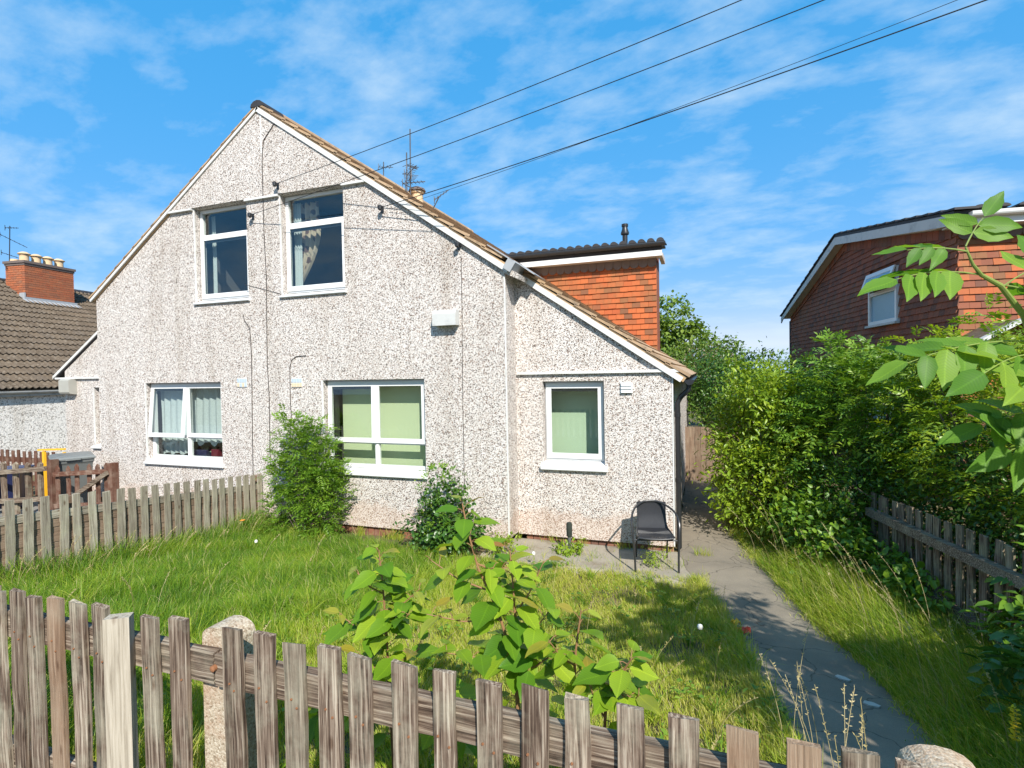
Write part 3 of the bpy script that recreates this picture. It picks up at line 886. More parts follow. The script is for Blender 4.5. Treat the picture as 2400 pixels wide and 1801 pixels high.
wl_ = window(GL, 0.0, 'four', open_sash=R(5.5))
cloth(GL[0] + .02, GL[1] - .02, GL[2] + .20, GL[3] - .08, 0.27, 0.022, 11, M_NET, wl_, name='net_curtain', hem=0.10)
cloth(GL[0] + .02, GL[0] + .62, GL[2] + .03, GL[2] + .5, 0.285, 0.02, 5, M_NET, wl_, name='net_curtain', hem=0.05)
for (x, w_, h_, d_, mm, nm) in ((-8.42, .34, .10, .2, M_TOYBLUE, 'box'), (-8.05, .16, .12, .12, M_TOYRED, 'box'), (-7.78, .12, .08, .12, M_OLDWHITE, 'box')):
    mb = MB(); mb.box(x - w_ / 2, x + w_ / 2, 0.30, 0.30 + d_, GL[2] - .02, GL[2] + .03 + h_)
    part(mb, nm, mm, wl_)
rngp = random.Random(5)
mb = MB()
for k in range(70):
    x = -8.5 + rngp.random() * 0.7; z = GL[2] + .06 + rngp.random() * (0.25 - abs(x + 8.15) * .45) ; y = .32 + rngp.random() * .15
    s = .05
    mb.add([(x, y, z), (x + rngp.uniform(-s, s), y - .02, z + rngp.uniform(0, s)), (x + rngp.uniform(-s, s), y + .02, z + rngp.uniform(-s, s))], [(0, 1, 2)])
part(mb, 'pot_plant', M_LEAFDARK, wl_)
wm_ = window(GM, 0.0, 'four', open_sash=R(1.0))
mb = MB(); mb.box(GM[0] + .10, GM[1] + .12, 0.345, 0.35, GM[2] - .1, GM[3] + .05)
part(mb, 'blind', M_BLIND, wm_)
mb = MB(); mb.box(GM[0] + .03, GM[0] + .07, 0.19, 0.30, GM[2], GM[3] - .03)
part(mb, 'blind_edge', M_BLACK, wm_)
wr_ = window(WR, WY, 'one', sill=(0.06, 0.11))
mb = MB(); mb.box(WR[0] - .05, WR[1] + .2, WY + .42, WY + .425, WR[2] - .1, WR[3] + .05)
part(mb, 'blind', M_BLIND2, wr_)
wu = window(UL, 0.0, 'over', sill=(0.045, 0.075))
cloth(UL[0] + .05, UL[0] + .14, UL[2] + .05, UL[3] - .05, 0.30, 0.012, 2, M_NET, wu)
cloth(UL[0] + .5, UL[1] - .05, UL[3] - .62, UL[3] - .50, 0.9, 0.03, 5, M_NET, wu, hem=.06)
wu2 = window(UR, 0.0, 'over', sill=(0.045, 0.075))
def tied(t):      # a curtain gathered to the side low down
    w = 0.10 + 0.36 * math.sin(min(1, t * 1.15) * math.pi * .62)
    return (UR[0] + .02, UR[0] + .03 + w)
cloth(0, 1, UR[2] + .2, UR[3] - .06, 0.33, 0.03, 4, M_CURTAIN, wu2, shape=tied)
cloth(UR[0] + .01, UR[0] + .16, UR[2] + .02, UR[3] - .06, 0.28, 0.015, 3, M_NET, wu2)
window(WLW, WY, 'one')

# ---------------- roof of the house
cs, sn = 1 / math.hypot(1, SL), SL / math.hypot(1, SL)
def slab(mb, side, s0, s1, y0, y1, n0, n1, n0b=None, n1b=None):
    """slab on a roof slope: s along the slope from the ridge, n above the slope plane"""
    n0b = n0 if n0b is None else n0b; n1b = n1 if n1b is None else n1b
    def P(s_, n_, y_): return (XA + side * (s_ * cs + n_ * sn), y_, ZA - s_ * sn + n_ * cs)
    mb.add([P(s0, n0, y0), P(s1, n0b, y0), P(s1, n0b, y1), P(s0, n0, y1), P(s0, n1, y0), P(s1, n1b, y0), P(s1, n1b, y1), P(s0, n1, y1)],
           [(0, 1, 2, 3), (7, 6, 5, 4), (0, 4, 5, 1), (1, 5, 6, 2), (2, 6, 7, 3), (3, 7, 4, 0)])
SMAIN = (C1 + 0.08 - XA) / cs          # slope length down to the main corner
SWING = (WC + 0.16 - XA) / cs
roof_mb = MB()
slab(roof_mb, 1, 0, SMAIN, -0.03, 8.1, -0.055, 0.02); slab(roof_mb, 1, SMAIN, SWING, WY - 0.03, 8.1, -0.055, 0.02)
slab(roof_mb, -1, 0, (XA - C0 + .10) / cs, -0.03, 8.1, -0.055, 0.02)
roof = part(roof_mb, 'roof', M_MORTAR)
mb = MB()
mb.prism([(WX0 - .28, zl(WX0 - .28) - .04), (C0 + .1, zl(C0 + .1) - .04), (C0 + .1, zl(C0 + .1) + .03), (WX0 - .28, zl(WX0 - .28) + .03)], 1, WY - .03, 8.1)
part(mb, 'wing_roof', M_DARKTILE)
# tile courses: the verge tile of each course is a piece of its own
GA = 0.285
rest = MB()
k = 0
while k * GA < SWING - 0.1:
    s0, s1 = k * GA, min(k * GA + GA + 0.06, SWING + 0.04)
    y0 = -0.055 if s1 < SMAIN + 0.05 else WY - 0.05
    j = random.uniform(-.006, .006)
    t = MB(); slab(t, 1, s0, s1, y0, y0 + 0.34, 0.022, 0.045, 0.040 + j, 0.080 + j)
    part(t, 'roof_tile', M_VERGE, roof)
    slab(rest, 1, s0, s1, y0 + 0.345, 8.1, 0.022, 0.045, 0.040, 0.070)
    if s1 < (XA - C0 + .12) / cs + .2:
        slab(rest, -1, s0, min(s1, (XA - C0 + .14) / cs), -0.05, 8.1, 0.022, 0.040, 0.030, 0.055)
    k += 1
stuff(part(rest, 'roof_tiles', M_VERGE, roof))
for i in range(18):       # ridge tiles
    mb = MB()
    pts = []
    for a in range(7):
        an = math.pi * a / 6
        pts.append((XA + 0.13 * math.cos(an), ZA - .005 + 0.10 * math.sin(an)))
    mb.prism(pts, 1, -0.06 + i * 0.455, -0.06 + i * 0.455 + 0.447)
    part(mb, 'ridge_tile', M_VERGE if i else M_DARKTILE, roof)
# white verge strips under the tiles
for side, s1, y in ((1, SMAIN + .02, -0.045), (-1, (XA - C0 + .10) / cs, -0.045)):
    mb = MB(); slab(mb, side, 0.0, s1, y - .012, y + 0.012, -0.075 if side > 0 else -0.045, -0.003)
    part(mb, 'verge_trim', M_TRIM)
mb = MB(); slab(mb, 1, SMAIN - .02, SWING - .03, WY - .06, WY - .035, -0.075, -0.003)
part(mb, 'verge_trim', M_TRIM)
mb = MB(); mb.prism([(-12.42, zl(-12.42) - .02), (C0 - .02, zl(C0 - .02) - .02), (C0 - .02, zl(C0 - .02) + .035), (-12.42, zl(-12.42) + .035)], 1, WY - .05, WY - .02)
part(mb, 'verge_trim', M_TRIM)
# kneeler block under the step of the verge, and the lead dressed over it
mb = MB()
mb.prism([(C1 - .012, 3.70), (C1 - .012, 3.80), (C1 + .06, 3.76), (C1 + .215, 3.655), (C1 + .20, 3.60)], 1, -0.035, WY + .01)
part(mb, 'kneeler', M_DASH)
mb = MB()
slab(mb, 1, SMAIN - 0.42, SMAIN - 0.05, -0.075, 0.30, 0.088, 0.10); slab(mb, 1, SMAIN - .06, SMAIN + 0.30, 0.12, 0.62, 0.094, 0.106, 0.088, 0.10)
slab(mb, 1, SMAIN - .06, SMAIN + 0.06, -0.08, WY + .1, -0.05, 0.096)
part(mb, 'lead_flashing', M_LEAD)

# gutter, downpipe of the right wing
gxc, gzc = WC + 0.205, zr(WC + .16) - 0.02
prof = [(gxc + 0.058 * math.cos(a), gzc + 0.062 * math.sin(a)) for a in np.linspace(math.pi, 2 * math.pi, 9)]
mb = MB(); mb.prism(prof + [(gxc + .05, gzc + .004), (gxc - .05, gzc + .004)], 1, WY - 0.10, 8.1)
part(mb, 'gutter', M_BLACK)
mb = MB()
mb.tube([(gxc - .01, WY + .12, gzc - .04), (gxc - .01, WY + .12, gzc - .12), (WC + .09, WY + .12, gzc - .22), (WC + .05, WY + .12, gzc - .30), (WC + .05, WY + .12, 0.04)], 0.034, 12)
for z in (1.75, 0.9): mb.tube([(WC + .05, WY + .12, z), (WC + .05, WY + .12, z + .05)], 0.041, 12)
part(mb, 'downpipe', M_BLACK, smooth=True)

# flue hood, vents, cables, brackets on the wall
a, b = on_y(1018, 731, 0), on_y(1068, 762, 0)
mb = MB()
mb.prism([(0.0, b[2] - .01), (-0.13, b[2] - .01), (-0.13, a[2] - .05), (-0.10, a[2]), (0.0, a[2])], 0, a[0] + .03, b[0] + .06)
part(mb, 'flue_hood', M_OLDWHITE)
a, b = on_y(1455, 897, WY), on_y(1483, 922, WY)
mb = MB(); mb.box(a[0], b[0], WY - .022, WY - .001, b[2], a[2])
vt = part(mb, 'wall_vent', M_WHITE)
for i in range(3):
    z = b[2] + (a[2] - b[2]) * (i + .55) / 3.1
    mb = MB(); mb.prism([(WY - .022, z - .016), (WY - .040, z - .016), (WY - .022, z + .022)], 0, a[0] + .008, b[0] - .008)
    part(mb, 'louvre', M_WHITE, vt)
M_BLUEPLASTIC = plain('grey_blue_plastic', (0.42, 0.50, 0.60), 0.5, 0.4, 0.08, 20)
M_BUFFPLASTIC = plain('buff_plastic', (0.62, 0.50, 0.34), 0.5, 0.4, 0.08, 20)
for p0, p1 in (((557, 887), (580, 908)), ((684, 887), (709, 908))):
    a, b = on_y(*p0, 0), on_y(*p1, 0)
    mb = MB(); mb.box(a[0], b[0], -.010, -.001, b[2], a[2])
    vt = part(mb, 'air_brick', M_TRIM)
    for i in range(4):
        for j in range(2):
            x0 = a[0] + (b[0] - a[0]) * (i + .1) / 4; x1 = a[0] + (b[0] - a[0]) * (i + .9) / 4
            z0 = b[2] + (a[2] - b[2]) * (j + .1) / 2; z1 = b[2] + (a[2] - b[2]) * (j + .9) / 2
            mb = MB(); mb.box(x0, x1, -.016, -.008, z0, z1)
            part(mb, 'air_slot', M_BLUEPLASTIC if j == 1 or p0[0] < 600 and i % 2 else M_BUFFPLASTIC, vt)
def wall_cable(px, y=0.0, r=0.006, name='cable', material=None):
    pts = [on_y(u, v, y) + np.array([0, -r, 0]) for u, v in px]
    mb = MB(); mb.tube(pts, r, 6)
    return part(mb, name, material or M_CABLE)
wall_cable([(648, 283), (632, 308), (618, 330), (615, 370)], -0.036)
wall_cable([(615, 368), (616, 420), (617, 468)], -0.036)
wall_cable([(617, 470), (620, 560), (625, 650), (626, 760), (627, 850), (632, 940), (634, 1100)], 0.0)
wall_cable([(570, 738), (574, 752), (586, 770), (590, 830), (591, 900), (592, 1000), (594, 1115)], 0.0)
wall_cable([(718, 834), (695, 836), (684, 845), (680, 862), (681, 930), (684, 990)], 0.0)
wall_cable([(1081, 600), (1083, 700), (1084, 850), (1086, 1000), (1089, 1150)], 0.0, 0.004)
wall_cable([(575, 668), (608, 676), (660, 690)], 0.0, 0.004)
brackets = [on_y(652, 437, -0.034), on_y(594, 509, 0), on_y(897, 492, 0), on_y(1076, 578, 0)]
for i, p in enumerate(brackets):
    mb = MB()
    mb.box(p[0] - .02, p[0] + .02, p[1] - .012, p[1], p[2] - .05, p[2] + .05)
    mb.tube([(p[0], p[1], p[2] + .02), (p[0], p[1] - .09, p[2] + .02), (p[0] + .01, p[1] - .10, p[2] - .03)], 0.009, 6)
    mb.lathe([(0.012, p[2] - .035), (0.032, p[2] - .02), (0.034, p[2] + .03), (0.014, p[2] + .045)], p[0] + .01, p[1] - .085, 10)
    part(mb, 'cable_bracket', M_BLACK)
# meter box on the left wing
a, b = on_y(151, 889, WY), on_y(181, 925, WY)
mb = MB(); mb.prism([(WY, b[2]), (WY - .13, b[2] + .02), (WY - .15, b[2] + .05), (WY - .15, a[2] - .03), (WY - .10, a[2]), (WY, a[2])], 0, a[0] + .07, b[0])
part(mb, 'meter_box', plain('grey_box', (.36, .35, .31), .6, .3, .1, 6))

# ---------------- dormer with hung tiles
DY = 4.6
dx0, dx1 = -4.6, -0.86
dtop = 4.60
mb = MB()
mb.prism([(dx0, zr(dx0) - .3), (dx1, zr(dx1) - .25), (dx1, dtop + .2), (dx0, dtop + .2)], 1, DY + .05, DY + .75)
dormer = part(mb, 'dormer', M_REDTILE)
def hung_tile(name, w, h, round_=False):
    mb = MB()
    if not round_:
        mb.add([(-w / 2, -.026, 0), (w / 2, -.026, 0), (w / 2, -.044, 0.0), (-w / 2, -.044, 0.0), (-w / 2, 0.0, h), (w / 2, 0.0, h), (w / 2, -.012, h), (-w / 2, -.012, h)],
               [(0, 1, 2, 3), (4, 7, 6, 5), (3, 2, 6, 7), (0, 4, 5, 1), (1, 5, 6, 2), (0, 3, 7, 4)])
    else:
        pts = [(-w / 2, h), (-w / 2, h * .38)] + [(w / 2 * math.sin(a), h * .38 - h * .38 * math.cos(a)) for a in np.linspace(-1.3, 1.3, 9)] + [(w / 2, h * .38), (w / 2, h)]
        mb.prism(pts, 1, -.036, -.020)
    return mb.mesh(name)
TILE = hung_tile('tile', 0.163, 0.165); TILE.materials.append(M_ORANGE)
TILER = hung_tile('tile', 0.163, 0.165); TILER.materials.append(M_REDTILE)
SCAL = hung_tile('tile', 0.172, 0.20, True); SCAL.materials.append(M_SCALLOP)
row = 0
z = dtop - 0.12
while z > 2.4:
    x = dx1 - 0.083 - (0.0 if row % 2 else 0.0825)
    if row % 2 == 0:
        link('tile', TILE, None, dormer, Vector((dx1 - .041, DY + .04, z)) - house_loc, (0, 0, 0), (.5, 1, 1))
    while x > dx0:
        if z + .13 > zr(x) and z + .02 < dtop:
            o = link('tile', TILE, None, dormer, Vector((x, DY + .04 + random.uniform(-.004, .004), z + random.uniform(-.003, .003))) - house_loc, (random.uniform(-.02, .02), random.uniform(-.02, .02), 0))
        x -= 0.166
    z -= 0.114; row += 1
x = dx1 - 0.088
while x > dx0:
    if dtop > zr(x) - .2:
        link('scallop_tile', SCAL, None, dormer, Vector((x, DY + .012, dtop - .115)) - house_loc)
    x -= 0.175
ya = DY - 0.24
fa, fb = on_y(1556, 586, ya), on_y(1552, 611, ya)
mb = MB(); mb.box(dx0, dx1 + .13, ya, ya + .022, dtop + .06, dtop + .17)
part(mb, 'fascia', M_WHITE, dormer)
mb = MB(); mb.box(dx0, dx1 + .13, ya + .022, DY + .05, dtop + .066, dtop + .085)
mb.box(dx1 + .05, dx1 + .13, DY + .05, DY + .75, dtop + .066, dtop + .17)
part(mb, 'soffit', M_SOFFIT, dormer)
mb = MB(); mb.box(dx0, dx1 + .125, ya + .01, ya + .03, dtop + .171, dtop + .30)
part(mb, 'fascia_board', M_DARKTILE, dormer)
gz0 = dtop + .30
prof = [(ya - .05 + 0.056 * math.cos(a), gz0 + 0.06 * math.sin(a)) for a in np.linspace(math.pi, 2 * math.pi, 9)]
mb = MB(); mb.prism(prof + [(ya + .0, gz0 + .022), (ya - .10, gz0 + .022)], 0, dx0, dx1 + .20)
part(mb, 'gutter', M_BLACK, dormer)
mb = MB()
mb.prism([(ya + .01, gz0), (DY + .8, gz0 + .11), (DY + .8, gz0 + .15), (ya + .01, gz0 + .03)], 0, dx0, dx1 + .14)
part(mb, 'dormer_roof', M_DARKTILE, dormer)
x = dx1 + 0.10
first = None
while x > dx0:
    if first is None:
        b = MB()
        prof = [(0.075 * math.cos(a), 0.07 * math.sin(a)) for a in np.linspace(0, math.pi, 9)]
        n_ = len(prof)
        vs_ = [(u, 0, w + .0) for u, w in prof] + [(u, 1.0, w + .12) for u, w in prof]
        b.add(vs_, [(i, i + 1, n_ + i + 1, n_ + i) for i in range(n_ - 1)] + [tuple(range(n_))[::-1], tuple(range(n_, 2 * n_))])
        first = b.mesh('roof_tile', True); first.materials.append(M_DARKTILE)
    link('roof_tile', first, None, dormer, Vector((x, ya - .03, gz0 + .045)) - house_loc)
    x -= 0.184
pv = on_y(1465, 568, DY + .3)
mb = MB()
zz = on_y(1465, 526, DY + .3)[2]; zb_ = gz0 + .1
mb.lathe([(.055, zb_), (.055, zz - .22), (.085, zz - .22), (.09, zz - .19), (.06, zz - .10), (.058, zz - .06), (.070, zz - .05), (.070, zz)], pv[0], DY + .3, 14)
part(mb, 'vent_pipe', M_BLACK, dormer, True)

# ------------------------------------------------------------------ house on the right (turned a little)
RH = np.array([3.93, 3.95, 0.0]); RA = R(7.6)
rhouse = thing('tile_hung_house', 'house hung with red clay tiles, shaded gable wall and white bargeboards', 'house', tuple(RH), RA)
ru = np.array([math.cos(RA), math.sin(RA), 0]); rv = np.array([-math.sin(RA), math.cos(RA), 0])
def to_rh(p):
    d = np.array(p) - RH
    return np.array([d @ ru, d @ rv, d[2]])
def rh_gable(px, py, off=0.0): return to_rh(on_plane(px, py, RH + ru * off, ru))
def rh_front(px, py, off=0.0): return to_rh(on_plane(px, py, RH + rv * off, rv))
GD = rh_gable(1855, 790)[1]
eF = 4.66; ridge = rh_gable(1960, 560, -.2); eR = rh_gable(1838, 745, -.2)
RYy, RZ = ridge[1], ridge[2]
def rtop(y): return np.interp(y, [-.3, 0, RYy, GD, GD + .3], [eF - .05, eF + .02, RZ - .06, eR[2] + .10, eR[2]])
mb = MB()
mb.prism([(0.03, 0), (GD, 0), (GD, rtop(GD)), (RYy, rtop(RYy)), (0.03, rtop(0))], 0, 0.03, 7.0)
mb.build('wall', M_REDTILE, rhouse)
gw0, gw1 = rh_gable(2040, 690), rh_gable(2107, 690)
wy0, wy1 = gw1[1], gw0[1]
wz0, wz1 = rh_gable(2075, 758)[2], rh_gable(2075, 634)[2]
cnt = 0
restm = MB()
def tile_box(mb, plane, a, z, w=0.163, h=0.165):
    if plane == 'g':
        mb.add([(-.026 + .02, a - w / 2, z), (-.026 + .02, a + w / 2, z), (-.042 + .02, a + w / 2, z), (-.042 + .02, a - w / 2, z), (.02, a - w / 2, z + h), (.02, a + w / 2, z + h), (.008, a + w / 2, z + h), (.008, a - w / 2, z + h)],
               [(3, 2, 1, 0), (5, 6, 7, 4), (7, 6, 2, 3), (1, 5, 4, 0), (2, 6, 5, 1), (4, 7, 3, 0)])
row = 0
z = eF - 0.13
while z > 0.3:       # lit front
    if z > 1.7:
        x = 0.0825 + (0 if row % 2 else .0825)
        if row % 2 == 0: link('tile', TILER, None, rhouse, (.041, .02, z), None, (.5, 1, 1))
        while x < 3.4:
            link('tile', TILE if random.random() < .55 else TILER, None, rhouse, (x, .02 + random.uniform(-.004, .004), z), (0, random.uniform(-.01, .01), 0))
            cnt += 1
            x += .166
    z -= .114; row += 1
z = RZ - .15; row = 0
gz_tiles = []
while z > 1.6:
    y = 0.0825 + (0 if row % 2 else .0825)
    if row % 2 == 0 and z + .16 < rtop(0): gz_tiles.append((.0415, z))
    while y < GD:
        if z + .16 < rtop(y) + .0 and not (wy0 - .06 < y < wy1 + .06 and wz0 - .10 < z < wz1 + .0):
            gz_tiles.append((y, z))
        y += .166
    z -= .114; row += 1
gz_tiles.sort(key=lambda t: t[0])
npart = max(0, 296 - cnt) if cnt < 296 else 0
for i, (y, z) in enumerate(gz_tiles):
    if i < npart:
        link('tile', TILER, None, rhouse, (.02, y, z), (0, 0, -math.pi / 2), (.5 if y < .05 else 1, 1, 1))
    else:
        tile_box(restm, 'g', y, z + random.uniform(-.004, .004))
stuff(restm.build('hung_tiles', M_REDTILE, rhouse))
# verge course of tiles laid along the slope
vc = MB()
def along(y0, z0, y1, z1, n):
    for i in range(n):
        t0, t1 = i / n, (i + .96) / n
        ya_, za_, yb_, zb_ = y0 + (y1 - y0) * t0, z0 + (z1 - z0) * t0, y0 + (y1 - y0) * t1, z0 + (z1 - z0) * t1
        vc.add([(-.035, ya_, za_ - .22), (-.035, yb_, zb_ - .22), (-.02, yb_, zb_), (-.02, ya_, za_), (-.01, ya_, za_ - .22), (-.01, yb_, zb_ - .22), (.01, yb_, zb_), (.01, ya_, za_)],
               [(0, 3, 2, 1), (4, 5, 6, 7), (0, 1, 5, 4), (1, 2, 6, 5), (2, 3, 7, 6), (3, 0, 4, 7)])
along(0.1, rtop(0) - .02, RYy, RZ - .10, 24); along(RYy, RZ - .10, GD, rtop(GD) - .03, 26)
stuff(vc.build('verge_tiles', M_REDTILE, rhouse))
# roof, bargeboards, eaves
fy = -0.34
mb = MB()
mb.prism([(fy, eF + .05), (RYy, RZ + .02), (GD + .32, eR[2] - .0), (GD + .32, eR[2] + .07), (RYy, RZ + .10), (fy, eF + .12)], 0, -.22, 7.2)
rroof = mb.build('roof', M_DARKTILE, rhouse)
tl = MB()
for side, (y0, z0, y1, z1) in enumerate(((RYy, RZ + .09, fy - .03, eF + .11), (RYy, RZ + .09, GD + .34, eR[2] + .06))):
    n_ = 13
    for i in range(n_):
        t0, t1 = i / n_, (i + 1.12) / n_
        a0, b0, a1, b1 = y0 + (y1 - y0) * t0, z0 + (z1 - z0) * t0, y0 + (y1 - y0) * t1, z0 + (z1 - z0) * t1
        t = MB()
        t.prism([(a0, b0 + .01), (a1, b1 + .022), (a1, b1 + .058), (a0, b0 + .03)], 0, -.25, .08)
        t.build('roof_tile', M_DARKTILE, rroof)
for i in range(16):
    x = .12 + i * .30
    b = MB()
    prof = [(x + 0.10 * math.cos(a), eF + .135 + .05 * math.sin(a)) for a in np.linspace(0, math.pi, 7)]
    b.prism(prof, 1, fy - .06, fy + .34)
    b.build('roof_tile', M_DARKTILE, rroof)
mb = MB()
mb.prism([(fy + .02, eF - .10), (fy + .02, eF + .07), (RYy, RZ + .03), (RYy, RZ - .15), (0.30, eF + .0)], 0, -.235, -.205)
mb.build('bargeboard', M_OLDWHITE, rhouse)
mb = MB()
mb.prism([(RYy, RZ - .15), (RYy, RZ + .03), (GD + .30, eR[2] + .01), (GD + .30, eR[2] - .16), (GD + .12, eR[2] - .06)], 0, -.235, -.205)
mb.build('bargeboard', M_OLDWHITE, rhouse)
mb = MB()
mb.prism([(fy + .03, eF - .08), (0.28, eF - .02), (RYy, RZ - .12), (GD + .1, eR[2] - .04), (GD + .1, eR[2] - .02), (RYy, RZ - .10), (.28, eF + .0)], 0, -.204, .02)
mb.build('verge_soffit', M_SOFFIT, rhouse)
mb = MB(); mb.box(-.20, 7.2, fy + .02, fy + .04, eF - .10, eF + .08)
mb.build('fascia', M_WHITE, rhouse)
mb = MB(); mb.box(-.20, 7.2, fy + .04, 0.03, eF - .09, eF - .07)
mb.build('soffit', M_SOFFIT, rhouse)
prof = [(fy - .045 + 0.06 * math.cos(a), eF + .06 + 0.062 * math.sin(a)) for a in np.linspace(math.pi, 2 * math.pi, 9)]
mb = MB(); mb.prism(prof + [(fy + .01, eF + .08), (fy - .105, eF + .08)], 0, -.02, 7.2)
mb.build('gutter', M_WHITE, rhouse)
x = .09
while x < 3.2:
    link('scallop_tile', SCAL, None, rhouse, (x, -.008, eF - .27)); x += .175
mb = MB(); mb.tube([(.01, GD + .10, eR[2] - .12), (.0, GD + .08, 0)], .045, 10)
mb.build('downpipe', M_BLACK, rhouse)
# gable window: fixed light below, top light propped open
mb = MB()
def gframe(mb, y0, y1, z0, z1, x0, x1, t):
    mb.box(x0, x1, y0, y0 + t, z0, z1); mb.box(x0, x1, y1 - t, y1, z0, z1)
    mb.box(x0, x1, y0 + t, y1 - t, z0, z0 + t); mb.box(x0, x1, y0 + t, y1 - t, z1 - t, z1)
zm = wz0 + (wz1 - wz0) * .60
gframe(mb, wy0, wy1, wz0, wz1, -.05, .04, .07)
mb.box(-.045, .035, wy0 + .07, wy1 - .07, zm - .04, zm + .04)
gwin = mb.build('window', M_WHITE, rhouse)
mb = MB(); mb.box(-.012, -.004, wy0 + .07, wy1 - .07, wz0 + .07, zm - .04); mb.build('glass_pane', M_FROST, gwin)
mb = MB(); gframe(mb, wy0 - .01, wy1 + .01, zm + .02, wz1 + .01, -.085, -.055, .085)
mb.box(-.074, -.066, wy0 + .07, wy1 - .07, zm + .1, wz1 - .07)
op = R(20)
mb.v = [(x - math.sin(op) * (wz1 - z), y, z) for x, y, z in mb.v]
mb.build('sash', M_WHITE, gwin)
mb = MB(); mb.box(-.073, -.068, wy0 + .085, wy1 - .085, zm + .115, wz1 - .085)
mb.v = [(x - .006 - math.sin(op) * (wz1 - z), y, z) for x, y, z in mb.v]
mb.build('glass_pane', M_FROST, gwin)
mb = MB(); mb.box(-.10, .02, wy0 - .05, wy1 + .05, wz0 - .05, wz0 - .005); mb.build('window_sill', M_OLDWHITE, gwin)
# ground-floor window glimpsed through the hedge
p = rh_gable(2060, 965)
mb = MB(); gframe(mb, p[1] - .6, p[1] + .5, p[2] - .5, p[2] + .45, -.05, .03, .07); mb.box(-.045, .025, p[1] - .08, p[1] - .02, p[2] - .43, p[2] + .38)
w2 = mb.build('window', M_WHITE, rhouse)
mb = MB(); mb.box(-.015, -.005, p[1] - .53, p[1] + .43, p[2] - .43, p[2] + .38); mb.build('glass_pane', M_FROST, w2)
# sloping edge of the porch roof
a, b = rh_front(2285, 805, -.9), rh_front(2400, 748, -.9)
mb = MB(); mb.beam((a[0], -.9, a[2]), (b[0], -.9, b[2]), .12, .05); mb.build('porch_verge', M_OLDWHITE, rhouse)
mb = MB()
mb.add([(a[0], -.86, a[2] - .01), (b[0], -.86, b[2] - .01), (b[0] + 1.2, -.86, b[2] - .1), (b[0] + 1.2, 0, b[2] + .2), (b[0], 0, b[2] - .01), (a[0], 0, a[2] - .01)], [(0, 1, 4, 5), (1, 2, 3, 4)])
mb.build('porch_roof', M_PANTILE, rhouse)

# ------------------------------------------------------------------ neighbour's house on the left
LA = R(8)
LO = np.array([-16.0, 1.35, 0.0])
lhouse = thing('tiled_house', 'pebbledashed house with brown pantiled roof and red brick chimney', 'house', tuple(LO), LA)
EZ, LS, LR = 2.17, 0.63, 5.75         # eaves height, slope, horizontal run to the ridge
mb = MB(); mb.box(-10, -.07, -5, 11, -.1, EZ + .02)
mb.add([(-.07, -5, EZ), (-.07, 11, EZ), (-LR, 11, EZ + LS * (LR - .1)), (-LR, -5, EZ + LS * (LR - .1))], [(0, 1, 2, 3)])
mb.build('wall', M_DASH2, lhouse)
lc, lsn = 1 / math.hypot(1, LS), LS / math.hypot(1, LS)
mb = MB()
mb.prism([(.02, EZ - .04), (.02, EZ), (-LR, EZ + LS * LR - .02), (-2 * LR, EZ), (-2 * LR, EZ - .04), (-LR, EZ + LS * LR - .09)], 1, -5.2, 11.2)
lroof = mb.build('roof', M_PANTILE, lhouse)
# wavy tile: two rolls wide
TW, TG = 0.30, 0.345
nw = 12
def wavy_tile():
    v, f = [], []
    for j, (s, lift) in enumerate(((0.0, .045), (0.41, .0))):      # s up the slope from the tail
        for i in range(nw + 1):
            u = i / nw
            w = .024 * math.cos(u * 4 * math.pi) + .006 * math.cos(u * 8 * math.pi)
            v.append((s, u * TW, lift + w + .028))
    for i in range(nw + 1):
        u = i / nw
        w = .024 * math.cos(u * 4 * math.pi) + .006 * math.cos(u * 8 * math.pi)
        v.append((0.0, u * TW, .045 + w + .006))
    for i in range(nw):
        f.append((i, i + 1, nw + 2 + i, nw + 1 + i))
        f.append((2 * (nw + 1) + i, 2 * (nw + 1) + i + 1, i + 1, i))
    mb = MB(); mb.v = v; mb.f = f
    return mb
wt = wavy_tile(); WT = wt.mesh('roof_tile'); WT.materials.append(M_PANTILE)
SLL = LR / lc
tilt = math.atan(LS)
nrow = int(SLL / TG)
allt = []
for r_ in range(nrow + 1):
    for c_ in range(-16, 36):
        s = r_ * TG
        allt.append((s, c_ * TW))
def tpos(s, y): return (-s * lc + .03, y, EZ + s * lsn)
def visible(s, y):
    p = tpos(s, y)
    wp = LO + np.array([math.cos(LA) * p[0] - math.sin(LA) * p[1], math.sin(LA) * p[0] + math.cos(LA) * p[1], p[2]])
    q = wp - CAM; d = q @ FW
    px, py = PW / 2 + FPX * (q @ RT) / d, PH / 2 - FPX * (q @ UP) / d
    return -25 < px < 250
vis = [t for t in allt if visible(*t)]
vis.sort(key=lambda t: t[0])
rest = MB()
Rm = Matrix.Rotation(math.pi - tilt, 4, 'Y')
def place(v, s, y):
    # tile local x runs up the slope
    x_, y_, z_ = v
    return (tpos(s, y)[0] - x_ * lc + z_ * lsn, y + y_, tpos(s, y)[2] + x_ * lsn + z_ * lc)
npc = set(vis[:296])
TL0 = MB(); TL0.v = [(-x * lc + z * lsn, y, x * lsn + z * lc) for x, y, z in wt.v]; TL0.f = [tuple(reversed(q)) for q in wt.f]
TLM = TL0.mesh('roof_tile'); TLM.materials.append(M_PANTILE)
for t in allt:
    s, y = t
    if t in npc:
        link('roof_tile', TLM, None, lroof, Vector(tpos(s, y)) + Vector((0, 0, random.uniform(-.003, .003))), (0, 0, 0))
    else:
        rest.add([place(v, s, y) for v in wt.v], [tuple(reversed(q)) for q in wt.f])
stuff(rest.build('roof_tiles', M_PANTILE, lroof))
